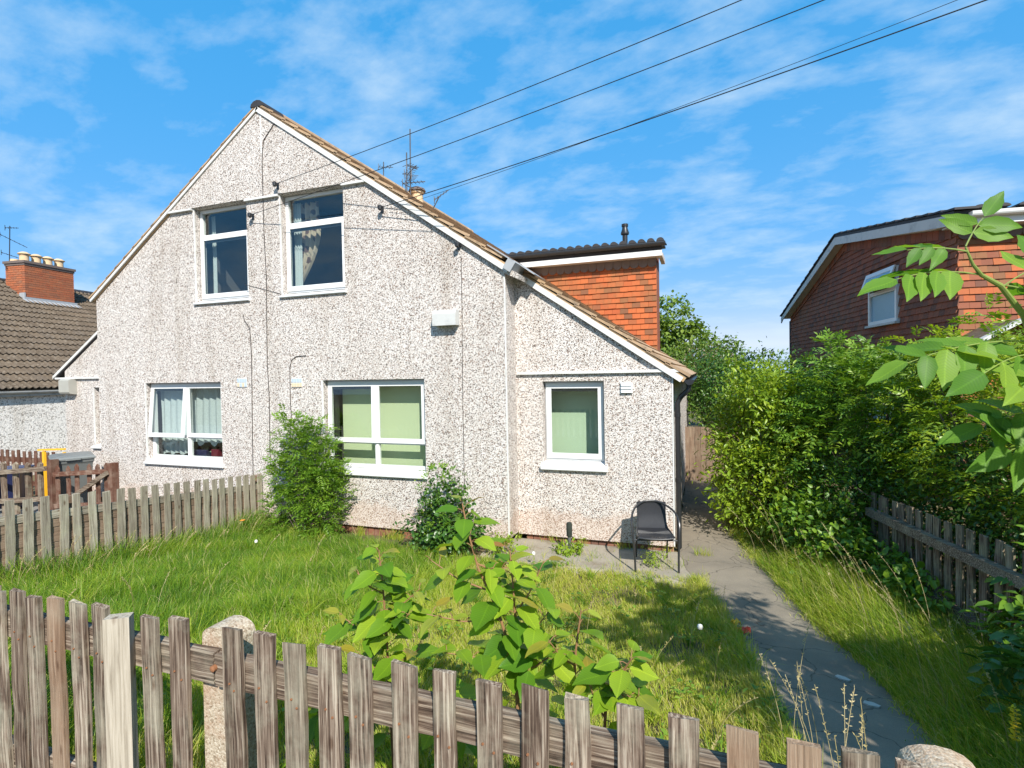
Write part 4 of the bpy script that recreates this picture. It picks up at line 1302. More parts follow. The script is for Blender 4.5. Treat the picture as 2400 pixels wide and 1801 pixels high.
for i in range(34):
    mb = MB()
    pts = [(-LR + .02 + 0.14 * math.cos(a), EZ + LS * LR + .0 + .11 * math.sin(a)) for a in np.linspace(0, math.pi, 8)]
    mb.prism(pts, 1, -5.2 + i * .48, -5.2 + i * .48 + .47)
    mb.build('ridge_tile', M_DARKTILE, lroof)
mb = MB(); mb.box(.0, .02, -5.2, 11.2, EZ - .15, EZ - .03); mb.build('fascia', M_OLDWHITE, lhouse)
mb = MB()
prof = [(.065 + 0.045 * math.cos(a), EZ - .02 + 0.06 * math.sin(a)) for a in np.linspace(math.pi, 2 * math.pi, 8)]
mb.prism(prof, 1, -5.2, 11.2); mb.build('gutter', M_OLDWHITE, lhouse)
mb = MB(); mb.box(-.08, .0, -5.2, 11.2, EZ - .15, EZ - .13); mb.build('soffit', M_SOFFIT, lhouse)
# chimney
def to_lh(p):
    d = np.array(p) - LO
    return np.array([d[0] * math.cos(LA) + d[1] * math.sin(LA), -d[0] * math.sin(LA) + d[1] * math.cos(LA), d[2]])
lu = np.array([math.cos(LA), math.sin(LA), 0])
cx1 = -4.55
pa = to_lh(on_plane(58, 650, LO + lu * cx1, lu)); pb = to_lh(on_plane(174, 690, LO + lu * cx1, lu))
ptp = to_lh(on_plane(58, 612, LO + lu * cx1, lu))
cy0, cy1 = pa[1], pb[1]
cx0 = cx1 - .80
cz1 = ptp[2] - .05; cz0 = EZ + LS * 4.0
mb = MB(); mb.box(cx0 + .012, cx1 - .012, cy0 + .012, cy1 - .012, cz0, cz1)
chim = mb.build('chimney', M_MORTAR, lhouse)
bl, bh = .225, .075
z = cz0; r_ = 0
bricks = MB()
while z < cz1 - .03:
    y = cy0 - (bl / 2 if r_ % 2 else 0)
    while y < cy1:
        a, b = max(y, cy0), min(y + bl - .012, cy1)
        if b - a > .02: bricks.box(cx1 - .10, cx1, a, b, z, z + bh - .013)
        y += bl
    x = cx0 - (bl / 2 if r_ % 2 == 0 else 0)
    while x < cx1 - .1:
        a, b = max(x, cx0), min(x + bl - .012, cx1 - .105)
        if b - a > .02: bricks.box(a, b, cy0 - .0, cy0 + .1, z, z + bh - .013)
        x += bl
    z += bh; r_ += 1
stuff(bricks.build('bricks', M_BRICK, chim))
mb = MB(); mb.box(cx0 - .05, cx1 + .05, cy0 - .05, cy1 + .05, cz1 - .01, cz1 + .07); mb.box(cx0 - .02, cx1 + .02, cy0 - .02, cy1 + .02, cz1 - .08, cz1 - .011)
mb.build('chimney_cap', M_SCALLOP, chim)
mb = MB(); zf0 = EZ + LS * -cx1
mb.box(cx1, cx1 + .03, cy0 - .05, cy1 + .08, zf0 - .05, zf0 + .16); mb.box(cx1 - .2, cx1 + .02, cy0 - .04, cy0, zf0 + .0, zf0 + .3)
mb.add([(cx1 + .02, cy0 - .1, zf0 + .09), (cx1 + .02, cy1 + .12, zf0 + .09), (cx1 + .20, cy1 + .12, zf0 - .02), (cx1 + .20, cy0 - .1, zf0 - .02)], [(0, 3, 2, 1)])
mb.build('lead_flashing', M_LEAD, chim)
for i in range(4):
    y = cy0 + (cy1 - cy0) * (i + .55) / 4.3
    mb = MB(); zb_ = cz1 + .07
    mb.lathe([(.13, zb_ - .01), (.125, zb_ + .20), (.135, zb_ + .205), (.135, zb_ + .23), (.12, zb_ + .235)], cx1 - .28, y, 16)
    pot = mb.build('chimney_pot', M_TERRA, chim, True)
    mb = MB(); mb.lathe([(.175, zb_ + .25), (.175, zb_ + .27), (.08, zb_ + .33), (.03, zb_ + .34)], cx1 - .28, y, 16)
    mb.lathe([(.05, zb_ + .23), (.05, zb_ + .26)], cx1 - .28, y, 8)
    mb.build('pot_cap', M_TERRA, pot, True)
mb = MB(); mb.lathe([(.13, cz1 + .06), (.12, cz1 + .16)], cx0 + .2, cy0 + .15, 14); mb.build('chimney_pot', M_TERRA, chim, True)

# ------------------------------------------------------------------ aerials and our chimney pot behind the ridge
def aerial(name, label, base, top, booms, material=M_ALU, group=None):
    """mast with yagi booms: (height fraction, direction, length, elements, element length)"""
    base, top = Vector(base), Vector(top)
    t = thing(name, label, 'aerial', tuple(base), 0, group)
    mb = MB(); mb.tube([(0, 0, 0), top - base], .014, 7); mb.build('mast', material, t)
    for fr, dr, ln, n_, el in booms:
        p = (top - base) * fr; d = Vector(dr).normalized()
        mb = MB(); q0, q1 = p - d * ln * .35, p + d * ln * .65
        mb.tube([q0, q1], .010, 6)
        bm = mb.build('boom', material, t)
        sd = d.cross(Vector((0, 0, 1)))
        sd = sd.normalized() if sd.length > .1 else Vector((1, 0, 0))
        for k in range(n_):
            c = q0 + (q1 - q0) * (k + .2) / n_
            mb = MB(); e = sd * el * (1 - .4 * k / n_) / 2
            mb.tube([c - e, c + e], .006, 5); mb.build('rod', material, bm)
        mb = MB(); mb.tube([q0 - Vector((0, 0, .09)), q0 + Vector((0, 0, .09))], .008, 5); mb.build('reflector', material, bm)
    return t
YM = 3.4
b0 = on_y(962, 452, YM); b0[2] = zr(b0[0]) + .02; t0 = on_y(961, 303, YM)
ch = thing('chimney_stack', 'small terracotta chimney pot peeping over the sandy roof verge', 'chimney', (b0[0] + .02, YM + .25, zr(b0[0]) - .3))
zt_ = on_y(962, 441, YM + .25)[2] - zr(b0[0]) + .3 - .11
mb = MB(); mb.box(-.2, .16, -.2, .2, 0, zt_ - .34); mb.build('stack', M_BRICK, ch)
mb = MB(); mb.lathe([(.14, zt_ - .35), (.12, zt_ - .05), (.15, zt_ - .04), (.15, zt_)], 0, 0, 14); mb.build('chimney_pot', M_TERRA, ch, True)
mb = MB(); mb.lathe([(.19, zt_ + .01), (.17, zt_ + .06), (.06, zt_ + .11)], 0, 0, 14); mb.build('pot_cap', M_SCALLOP, ch, True)
aerial('tv_aerial', 'tall mast aerial with many short rods above the gable roof', b0, t0, [(.22, (1, .2, 0), .5, 6, .26), (.30, (-.4, .5, .0), .4, 5, .3), (.38, (.5, -.3, .1), .42, 6, .24), (.46, (.2, .6, 0), .3, 4, .28), (.15, (.8, -.2, -.5), .5, 5, .2)], M_ALU)
mb = None
a0, a1 = on_y(953, 428, YM + .4), on_y(953, 358, YM + .4); a0[2] = zr(a0[0])
aerial('tv_aerial', 'short bare stub mast beside the tall mast aerial', a0, a1, [(.5, (.3, .9, 0), .2, 2, .16)])
p0, p1 = on_y(893, 415, 6.0), on_y(899, 380, 6.0); p0[2] = zr(p0[0]) - .05
aerial('tv_aerial', 'little aerial poking over the verge between the ridge and tall mast', p0, p1, [(.95, (.6, .6, .1), .40, 4, .34)])
p0, p1 = on_y(1010, 480, 4.6), on_y(1030, 460, 4.6); p0[2] = zr(p0[0]) - .05
aerial('tv_aerial', 'small slanting aerial on the lower roof slope', p0, p1, [(.98, (.55, .3, .45), .42, 5, .26)])
lp0 = LO + np.array([math.cos(LA) * cx0 - math.sin(LA) * (cy0 + .0), math.sin(LA) * cx0 + math.cos(LA) * (cy0 + .0), cz1 - .4])
dd = (lp0 - CAM) @ FW
lp1 = CAM + ray(23, 530) * dd
lp0b = CAM + ray(22, 640) * dd
aerial('tv_aerial', 'aerial with drooping arms strapped to the brick chimney', lp0b, lp1, [(.96, (.4, .7, .1), .34, 5, .30), (.72, (.5, .8, -.5), .75, 6, .30), (.38, (.5, .8, -.3), .6, 5, .26), (.10, (.3, .6, 0), .25, 3, .22)], M_WIRE)

# ------------------------------------------------------------------ overhead wires
ends = [(0, (1739, 0), 'uppermost'), (1, (1932, 0), 'middle'), (2, (2313, 0), 'lowest')]
def wire(p, px, label, r=0.0046, yy=-1.5, sag=.16):
    q = on_y(*px, yy)
    p = np.array(p) + np.array([.01, -.09, .0])
    far = p + (q - p) * 3.0
    pts = []
    for i in range(41):
        t = i / 40
        c = p + (far - p) * t
        t3 = t * 3
        c[2] += sag * (t3 * t3 - t3)          # hangs below the straight line before the frame's edge
        pts.append(c - p)
    mb = MB(); mb.tube(pts, r, 6)
    o = mb.build('overhead_wire', M_WIRE, None, loc=tuple(p))
    return tag(o, label, 'wire', 'wires to the house')
wire(brackets[0], (1739, 0), 'overhead wire fixed highest on the gable, beside the ridge cable')
wire(brackets[1], (1932, 0), 'overhead wire fixed between the two upper windows')
wire(brackets[2], (2313, 0), 'thick overhead wire fixed right of the upper windows', .0054)
wire(np.array(brackets[2]) + np.array([.12, .06, -.02]), (2245, 0), 'thin hair-like overhead wire above the thick one', .0025, -1.5, .20)

# ------------------------------------------------------------------ fences
def picket_mesh(w, h, t, seed, top='flat', tilt=0.0):
    r = random.Random(seed)
    n_ = 7
    v, f = [], []
    for i in range(n_ + 1):
        z = h * i / n_
        a, b = -w / 2 + r.uniform(-.003, .003), w / 2 + r.uniform(-.003, .003)
        yo = r.uniform(-.0025, .0025)
        zt = [z + (r.uniform(-.006, .006) if i == n_ else 0) for _ in range(4)]
        if i == n_ and top == 'flat': zt[0] += tilt; zt[3] += tilt
        v += [(a, yo, zt[0]), (b, yo, zt[1]), (b, yo + t, zt[2]), (a, yo + t, zt[3])]
    for i in range(n_):
        k = i * 4
        for j in range(4):
            j2 = (j + 1) % 4
            f.append((k + j, k + j2, k + 4 + j2, k + 4 + j))
    k = n_ * 4
    f.append((3, 2, 1, 0))
    if top == 'flat': f.append((k, k + 1, k + 2, k + 3))
    else:
        hh = w * (.55 if top == 'point' else .42)
        v += [(0, 0, h + hh), (0, t, h + hh)]
        a, b = len(v) - 2, len(v) - 1
        if top == 'round':
            v[a] = (0, 0, h + hh * .75); v[b] = (0, t, h + hh * .75)
        f += [(k, k + 1, a), (k + 2, k + 3, b), (k + 1, k + 2, b, a), (k + 3, k, a, b)]
    me = bpy.data.meshes.new('picket'); me.from_pydata(v, [], f); me.update()
    return me
FY = -5.3
front = thing('picket_fence', 'weathered grey-brown picket fence with concrete posts along the pavement', 'fence', (-1.2, FY, 0.5))
FB = Vector((-1.2, FY, 0.5))
pk = [(-20, 9, 1386), (20, 51, 1385), (63, 95, 1397), (111, 146, 1402), (165, 202, 1412), (216, 253, 1421), (267, 313, 1433), (332, 373, 1443), (398, 439, 1450), (526, 568, 1475),
      (597, 643, 1488), (668, 715, 1506), (747, 796, 1520), (821, 871, 1540), (917, 970, 1557), (1010, 1058, 1571), (1116, 1172, 1595), (1214, 1276, 1613), (1324, 1382, 1640),
      (1442, 1505, 1656), (1570, 1640, 1682), (1705, 1781, 1710), (1842, 1924, 1737), (1976, 2064, 1765)]
tilts = [0, .004, -.004, 0, .008, .004, 0, 0, -.003, 0, 0, -.006, .006, .010, .004, 0, .004, .008, .004, .004, .004, .008, .004, .004]
for i, (a, b, y) in enumerate(pk):
    A, B = on_y(a, y, FY), on_y(b, y, FY)
    w = min(B[0] - A[0], 0.083); x = B[0] - w / 2 if B[0] - A[0] > .083 else (A[0] + B[0]) / 2
    x = (A[0] + B[0]) / 2 - (0.006 if x < -1 else 0)
    h = A[2] - 0.53
    if i == 6:
        mb = MB(); mb.box(-.043, .043, -.05, 0.0, 0, h)
        mb.v = [(x_ + random.uniform(-.003, .003), y_, z_) for x_, y_, z_ in mb.v]
        o = mb.build('picket', M_NEWWOOD, front, loc=Vector((x, FY - .002, .53)) - FB, rot=(0, 0, .55))
        o['label'] = 'pale new square batten'
        continue
    me = picket_mesh(w, h, .018, 100 + i, 'flat', tilts[i])
    m_ = M_TAN if i in (3, 21, 22) else M_WOOD
    me.materials.append(m_)
    link('picket', me, None, front, Vector((x, FY, .53)) - FB, (random.uniform(-.006, .006), random.uniform(-.010, .010), random.uniform(-.03, .03)))
for x in (-2.95, -3.09, -3.23, -3.37, -3.51):
    me = picket_mesh(.078, .92, .018, int(-x * 100)); me.materials.append(M_WOOD)
    link('picket', me, None, front, Vector((x, FY, .53)) - FB, (0, random.uniform(-.01, .01), 0))
NAIL = MB().tube([(0, .001, 0), (0, -.0025, 0)], [.0042, .0036], 8).mesh('nail'); NAIL.materials.append(M_RUSTMETAL)
for o in [q for q in front.children if q.name.startswith('picket') and q.data.materials[0] is not M_NEWWOOD]:
    for dx, dz in ((-.014, .012), (.015, -.014)):
        link('nail', NAIL, None, o, (dx + random.uniform(-.006, .006), -.003, 1.255 - .53 + dz + random.uniform(-.01, .01)))
zt0 = on_y(376, 1515, FY)[2]; zt1 = on_y(376, 1585, FY)[2]
zc, hh = (zt0 + zt1) / 2, (zt0 - zt1)
jx = on_y(490, 1560, FY)[0]
for x0, x1, nm in ((-3.7, jx - .003, 'rail'), (jx + .005, 0.50, 'rail')):
    for zz_ in (zc, .70):
        n_ = 14
        v, f = [], []
        for i in range(n_ + 1):
            x = x0 + (x1 - x0) * i / n_
            e = [random.uniform(-.004, .004) for _ in range(4)]
            v += [(x, FY + .020, zz_ - hh / 2 + e[0]), (x, FY + .058, zz_ - hh / 2 + e[1]), (x, FY + .058, zz_ + hh / 2 + e[2]), (x, FY + .020, zz_ + hh / 2 + e[3])]
        for i in range(n_):
            for j in range(4):
                f.append((i * 4 + j, i * 4 + 4 + j, i * 4 + 4 + (j + 1) % 4, i * 4 + (j + 1) % 4))
        f += [(0, 1, 2, 3), tuple(n_ * 4 + j for j in (3, 2, 1, 0))]
        mb = MB(); mb.v = [(a - FB.x, b - FB.y, c - FB.z) for a, b, c in v]; mb.f = f
        mb.build('rail', M_WOODX, front)
def conc_post(cx, w, top, d=.105, seed=1):
    r = random.Random(seed)
    prof = []
    for k in range(9):
        a = math.pi * k / 8
        prof.append((cx + w / 2 * math.cos(a) * .98, top - .045 + .045 * math.sin(a)))
    poly = [(cx + w / 2, .2)] + prof + [(cx - w / 2, .2)]
    mb = MB(); n_ = len(poly)
    y0, y1 = FY + .060, FY + .060 + d
    vs_ = [(u - FB.x + r.uniform(-.003, .003), y0 - FB.y + r.uniform(-.003, .0), w_ - FB.z) for u, w_ in poly] + [(u - FB.x, y1 - FB.y, w_ - FB.z) for u, w_ in poly]
    mb.add(vs_, [tuple(range(n_))[::-1], tuple(range(n_, 2 * n_))] + [(i, (i + 1) % n_, n_ + (i + 1) % n_, n_ + i) for i in range(n_)])
    return mb.build('post', M_POST, front)
pc0, pc1 = on_y(470, 1455, FY + .07)[0], on_y(560, 1480, FY + .07)[0]
p1_ = conc_post((pc0 + pc1) / 2 , 0.155, on_y(500, 1448, FY + .07)[2] - .028)
bp = on_y(499, 1568, FY + .01)
mb = MB()
mb.v = []; mb.tube([Vector((bp[0], FY + .022, bp[2])) - FB, Vector((bp[0], FY + .006, bp[2])) - FB, Vector((bp[0], FY + .003, bp[2])) - FB], [.0115, .0115, .005], 12)
mb.build('bolt', M_RUSTMETAL, p1_)
q0, q1 = on_y(2114, 1775, FY + .07), on_y(2317, 1801, FY + .07)
conc_post((q0[0] + q1[0]) / 2 + .02, q1[0] - q0[0], on_y(2160, 1752, FY + .07)[2] - .055, .12, 3)
pp = on_y(2120, 1790, FY)
me = picket_mesh(.05, pp[2] - .53, .018, 77); me.materials.append(M_WOOD)
link('picket', me, None, front, Vector((pp[0] + .01, FY, .53)) - FB)

# side fence between the gardens
SX = -6.68
side = thing('picket_fence', 'silvery picket fence running from the house wall past the lawn', 'fence', (SX, -2.0, 0.1))
SB = Vector((SX, -2.0, 0.1))
cys = [-0.009, -0.148, -0.283, -0.43, -0.58, -0.717, -0.857, -0.993, -1.137, -1.284, -1.425, -1.573, -1.727, -1.886, -2.033, -2.179, -2.324, -2.487, -2.651, -2.794, -2.963, -3.128, -3.284]
y = -3.284
while y > -5.1:
    y -= .15; cys.append(y)
def ztop(y): return 0.815 + 0.098 * max(0, -y) + (0.0 if y > -.4 else 0)
for i, y in enumerate(cys):
    y -= .06
    g = float(gz(SX, y)) - .02
    me = picket_mesh(.082 + random.uniform(-.006, .006), ztop(y) - g + random.uniform(-.012, .012), .018, 300 + i)
    me.materials.append(M_PALE)
    link('picket', me, None, side, Vector((SX, y, g)) - SB, (0, random.uniform(-.015, .015), math.pi / 2 + random.uniform(-.03, .03)))
def sloped(mb, y0, y1, zo, h, x0, x1, n=16, jit=.002):
    """board following the fence's slope; zo = drop below the picket tops"""
    v, f = [], []
    for i in range(n + 1):
        y = y0 + (y1 - y0) * i / n
        z = ztop(y) - zo
        v += [(x0, y, z - h), (x1, y, z - h), (x1, y, z + random.uniform(-jit, jit)), (x0, y, z)]
    for i in range(n):
        for j in range(4):
            f.append((i * 4 + j, i * 4 + (j + 1) % 4, i * 4 + 4 + (j + 1) % 4, i * 4 + 4 + j))
    f += [(3, 2, 1, 0), tuple(n * 4 + j for j in range(4))]
    mb.add([(a - SB.x, b - SB.y, c - SB.z) for a, b, c in v], f)
for y0, y1 in ((-5.2, -2.72), (-2.70, -.02)):
    mb = MB(); sloped(mb, y0, y1, .155, .085, SX - .058, SX - .020); mb.build('rail', M_WOODY, side)
    for k in range(7):
        mb = MB(); sloped(mb, y0 + random.uniform(0, .01), y1, .245 + k * .082 + random.uniform(-.004, .004), .094, SX - .046 - .006 * (k % 2), SX - .030 - .006 * (k % 2), jit=.004)
        mb.build('board', M_BOARDY, side)
for y in (-.05, -2.71, -5.15):
    mb = MB(); mb.box(-.17, -.11, y - .05 + 2.0, y + .05 + 2.0, -.3, ztop(y) - .1 - .03); mb.build('post', M_BOARDY, side)

# neighbour's gate, its fence, bins and yellow rail
NY = -1.0
X0, X1 = on_y(113, 1078, NY)[0], on_y(264, 1082, NY)[0]
zp = on_y(113, 1078, NY)[2]
gate = thing('garden_gate', 'reddish brown low gate with pointed pickets and a diagonal brace', 'gate', ((X0 + X1) / 2, NY, 0.02))
GB = Vector(((X0 + X1) / 2, NY, 0.02))
for x, w in ((X0 + .05, .12), (X1 - .05, .10)):
    mb = MB(); mb.box(x - w / 2 - GB.x, x + w / 2 - GB.x, -.02, .09, -.1, zp - .02 - (0 if x < GB.x else .0)); mb.build('post', M_BROWN, gate)
gp = [(132, 1090), (157, 1091), (177, 1086), (206, 1086), (226, 1086), (246, 1083)]
for i, (px, py) in enumerate(gp):
    p = on_y(px, py, NY)
    me = picket_mesh(.085, p[2] - .12, .02, 500 + i, 'point'); me.materials.append(M_BROWN)
    link('picket', me, None, gate, Vector((p[0], NY + .005, .06)) - GB)
r0, r1 = on_y(130, 1112, NY), on_y(250, 1104, NY)
for dz in (0, -.52):
    mb = MB(); mb.beam(Vector((r0[0], NY - .02, r0[2] + dz)) - GB, Vector((r1[0] + .05, NY - .02, r1[2] + dz)) - GB, .045, .07); mb.build('rail', M_BROWNX, gate)
b0_, b1_ = on_y(168, 1168, NY - .03), on_y(254, 1108, NY - .03)
mb = MB(); mb.beam(Vector((b0_[0], NY - .045, b0_[2])) - GB, Vector((b1_[0], NY - .045, b1_[2])) - GB, .03, .07); mb.build('brace', M_WOODX, gate)

nf = thing('low_fence', 'grey low fence with rounded pickets beside the brown gate', 'fence', (X0 - 1.2, NY, 0.0))
NB = Vector((X0 - 1.2, NY, 0.0))
for i, px in enumerate((4, 32, 61, 90, -26, -56, -86)):
    p = on_y(px, 1080 + (i % 3), NY)
    me = picket_mesh(.095, p[2] - .08, .045, 600 + i, 'round'); me.materials.append(M_WOOD)
    link('picket', me, None, nf, Vector((p[0], NY, .02)) - NB)
r0, r1 = on_y(-80, 1114, NY), on_y(112, 1098, NY)
for dz in (0, -.50):
    mb = MB(); mb.beam(Vector((r0[0], NY - .03, r0[2] + dz)) - NB, Vector((r1[0], NY - .03, r1[2] + dz)) - NB, .05, .075); mb.build('rail', M_WOODX, nf)

bf = thing('low_fence', 'dark brown picket fence in front of the pale neighbouring wall', 'fence', (-13.4, .25, 0))
for i in range(15):
    x = -14.9 + i * .185
    p = on_y(40, 1059, .25)
    me = picket_mesh(.082, p[2] + random.uniform(-.01, .02), .02, 700 + i); me.materials.append(M_BROWN)
    link('picket', me, None, bf, (x + 13.4, 0, .02))
for z in (.70, .22):
    mb = MB(); mb.box(-1.6, 1.25, .02, .06, z, z + .10); mb.build('rail', M_BROWNX, bf)

def wheelie_bin(label, loc, rz, m_body, m_lid, s=1.0):
    t = thing('wheelie_bin', label, 'bin', loc, rz, 'bins behind the low fences')
    mb = MB()
    def ring(w, d, z): return [(-w / 2, -d / 2, z), (w / 2, -d / 2, z), (w / 2, d / 2, z), (-w / 2, d / 2, z)]
    secs = [(.44, .50, .07), (.46, .54, .3), (.53, .66, .92), (.55, .68, .95), (.57, .70, .955), (.57, .70, 1.0)]
    v, f = [], []
    for w, d, z in secs: v += ring(w * s, d * s, z * s)
    for i in range(len(secs) - 1):
        for j in range(4): f.append((i * 4 + j, i * 4 + (j + 1) % 4, i * 4 + 4 + (j + 1) % 4, i * 4 + 4 + j))
    f += [(3, 2, 1, 0), tuple(4 * (len(secs) - 1) + j for j in range(4))]
    mb.add(v, f)
    mb.build('body', m_body, t)
    mb = MB()
    secs = [(.60, .74, 1.005), (.61, .75, 1.03), (.58, .71, 1.055), (.42, .52, 1.075)]
    v, f = [], []
    for w, d, z in secs: v += ring(w * s, d * s, z * s)
    for i in range(len(secs) - 1):
        for j in range(4): f.append((i * 4 + j, i * 4 + (j + 1) % 4, i * 4 + 4 + (j + 1) % 4, i * 4 + 4 + j))
    f += [(3, 2, 1, 0), tuple(4 * (len(secs) - 1) + j for j in range(4))]
    mb.add(v, f)
    lid = mb.build('lid', m_lid, t)
    mb = MB(); mb.box(-.10 * s, .10 * s, -.40 * s, -.36 * s, 1.005 * s, 1.035 * s); mb.build('lid_grip', m_lid, lid)
    mb = MB(); mb.tube([(-.22 * s, .40 * s, .98 * s), (.22 * s, .40 * s, .98 * s)], .014 * s, 8); mb.build('handle', m_body, t)
    for sx in (-1, 1):
        mb = MB(); mb.tube([(sx * .20 * s, .26 * s, .10 * s), (sx * .26 * s, .26 * s, .10 * s)], .10 * s, 16); mb.build('wheel', M_BLACK, t)
    return t
bx = on_y(168, 1065, -.55)
wheelie_bin('grey wheelie bin standing against the gable wall behind the gate', (bx[0], -.55, .02), R(62), M_DARKGREY, M_GREYLID, (bx[2] - .02) / 1.07)
bx = on_y(30, 1095, -.55)
wheelie_bin('navy blue wheelie bin behind the grey rounded pickets', (bx[0], -.55, .02), R(40), M_NAVY, M_NAVYLID, max(.7, (bx[2] - .02) / 1.07))
yr = thing('hand_rail', 'bright yellow painted hand rail by the brown gate', 'hand rail', (-12.5, -.15, 0.0))
a, b = on_y(90, 1055, -.15), on_y(152, 1053, -.15)
mb = MB(); mb.beam((a[0] + 12.5, 0, a[2]), (b[0] + 12.5, 0, b[2]), .04, .032); mb.build('rail', M_YELLOW, yr)
c = on_y(103, 1058, -.15)
mb = MB(); mb.box(c[0] + 12.5 - .03, c[0] + 12.5 + .03, -.02, .02, 0, a[2] - .02); mb.build('post', M_YELLOW, yr)
mb = MB(); mb.box(b[0] + 12.5 - .04, b[0] + 12.5 , -.02, .02, 0, a[2] - .02); mb.build('post', M_YELLOW, yr)

# fence on the right, half swallowed by the hedge
rfence = thing('picket_fence', 'old shaded picket fence half swallowed by the overgrown hedge', 'fence', (2.05, -.4, 0))
RB = Vector((2.05, -.4, 0))
A, B = Vector((1.80, 0.30, 0)), Vector((2.30, -2.6, 0))
L_ = (B - A).length; dr = (B - A).normalized(); ang = math.atan2(dr.y, dr.x)
n_ = 20
for i in range(n_):
    p = A + dr * (i * .148)
    zt_ = .93 + .03 * (i * .148)
    me = picket_mesh(.085, zt_ + .02, .02, 800 + i); me.materials.append(M_SHADEWOOD)
    link('picket', me, None, rfence, Vector((p.x, p.y, -.02)) - RB, (random.uniform(-.02, .02), random.uniform(-.02, .02), ang + random.uniform(-.06, .06)))
nrm = Vector((dr.y, -dr.x, 0))
if nrm.dot(Vector(CAM) - A) < 0: nrm = -nrm
for z, dz in ((.72, .03), (.20, .03)):
    a = A + nrm * .045; b = B + nrm * .045
    mb = MB(); mb.beam((a.x - RB.x, a.y - RB.y, z), (b.x - RB.x, b.y - RB.y, z + dz * L_), .07, .085); mb.build('rail', M_WOODX, rfence)

# board gate at the end of the passage
bg = thing('board_gate', 'tall grey-brown board gate closing the passage beside the house', 'gate', (0.1, 5.2, 0))
for i in range(9):
    x = -.44 + i * .117
    me = picket_mesh(.112, 1.20 + random.uniform(-.015, .015), .02, 900 + i); me.materials.append(M_PLANK)
    link('board', me, None, bg, (x, 0, -.05))
for z in (.25, .95):
    mb = MB(); mb.box(-.5, .56, .022, .06, z, z + .09); mb.build('rail', M_PLANK, bg)
for x in (-.47, .60):
    mb = MB(); mb.box(x - .04, x + .04, .0, .08, -.05, 1.22) if x > 0 else mb.box(x - .02, x - .001 + .02, .065, .10, -.05, 1.2); mb.build('post', M_PLANK, bg)

# ------------------------------------------------------------------ rattan chair
def chair():
    fl, fr_ = on_z(1499, 1337, 0.016), on_z(1592.6, 1342, 0.016)
    bl_, br_ = on_z(1489, 1306, 0.016), on_z(1555, 1310, 0.016)
    c = (fl + fr_ + bl_ + br_) / 4
    d = fr_ - fl
    rz = math.atan2(d[1], d[0]) + R(4)
    t = thing('garden_chair', 'black woven bistro armchair standing against the pebbledashed wall', 'chair', (c[0], c[1], 0.016), rz)
    W2, FD, BD = .235, -.235, .235
    SH, TH = .40, .70
    # one bent tube: front leg, arm, back hoop, arm, front leg
    pts = [(-W2 - .01, FD - .02, 0), (-W2 - .015, FD + .005, .20), (-W2 - .03, FD + .03, .42), (-W2 - .04, FD + .07, .54), (-W2 - .03, FD + .14, .61), (-W2 + .0, FD + .26, .655), (-W2 + .08, BD - .06, .69), (-.08, BD + .0, TH + .012), (0, BD + .005, TH + .015)]
    pts += [(-x, y, z) for x, y, z in pts[::-1][1:]]
    def smooth(p, it=2):
        p = [Vector(q) for q in p]
        for _ in range(it):
            o = [p[0]]
            for a, b in zip(p, p[1:]): o += [a * .75 + b * .25, a * .25 + b * .75]
            p = o + [p[-1]]
        return p
    mb = MB(); mb.tube(smooth(pts), .0125, 9); mb.build('frame', M_CHAIRTUBE, t, True)
    for s in (-1, 1):
        mb = MB(); mb.tube(smooth([(s * .185, -.20, SH - .03), (s * .19, .05, SH - .05), (s * .185, .20, .22), (s * .19, BD + .02, 0)]), .011, 8); mb.build('leg', M_CHAIRTUBE, t, True)
        mb = MB(); mb.tube(smooth([(s * .205, -.235, SH), (s * .20, .0, SH - .005), (s * .175, .15, SH + .01), (s * .165, .195, SH + .12), (s * .17, .23, TH - .0)]), .009, 8); mb.build('side_rail', M_CHAIRTUBE, t, True)
    mb = MB(); mb.tube([(-.24, -.20, SH - .045), (.24, -.20, SH - .045)], .009, 8); mb.tube([(-.19, .12, SH - .06), (.19, .12, SH - .06)], .009, 8); mb.build('stretcher', M_CHAIRTUBE, t)
    seat, back = MB(), MB()
    ns = 27
    for i in range(ns):
        u = -1 + 2 * (i + .5) / ns
        x = u * .20
        seat.tube([(x, -.235 - .02 * (1 - u * u), SH - .012), (x * 1.0, -.20, SH + .002), (x * .98, .0, SH - .012 - .012 * (1 - u * u)), (x * .88, .14, SH + .0)], .0074, 6)
        back.tube([(x * .88, .14, SH + .0), (x * .84, .185, SH + .06), (x * .84, .215 + .02 * (1 - u * u), SH + .17), (x * .86, .235 + .015 * (1 - u * u), TH + .005)], .0074, 6)
    for k in range(9):
        y = -.20 + k * .04
        seat.tube([(-.19, y, SH - .004), (0, y, SH - .018), (.19, y, SH - .004)], .0035, 5)
    seat.tube(smooth([(-.20, -.235, SH - .01), (-.1, -.262, SH - .016), (.1, -.262, SH - .016), (.20, -.235, SH - .01)]), .010, 8)
    seat.build('seat', M_CHAIR, t, True); back.build('backrest', M_CHAIR, t, True)
chair()

# water standpipe by the wall
sp = on_z(1335, 1292, 0.016)
st = thing('standpipe', 'dark lagged standpipe rising from the ground at the wall', 'pipe', (sp[0], sp[1], 0.016))
hz = on_y(1332, 1224, sp[1])[2] - .016
mb = MB(); mb.tube([(0, 0, 0), (0, 0, hz * .55)], .022, 10); mb.build('pipe', M_DARKGREY, st, True)
mb = MB(); mb.lathe([(.028, hz * .5), (.038, hz * .55), (.04, hz * .9), (.034, hz * .98), (.012, hz)], 0, .0, 12); mb.build('lagging', plain('green_black_lagging', (.035, .042, .034), .9, .2, .3, 40, .6), st, True)
mb = MB(); mb.tube([(-.03, 0, hz * .52), (.055, -.01, hz * .50)], .008, 6); mb.build('strap', M_BLACK, st)
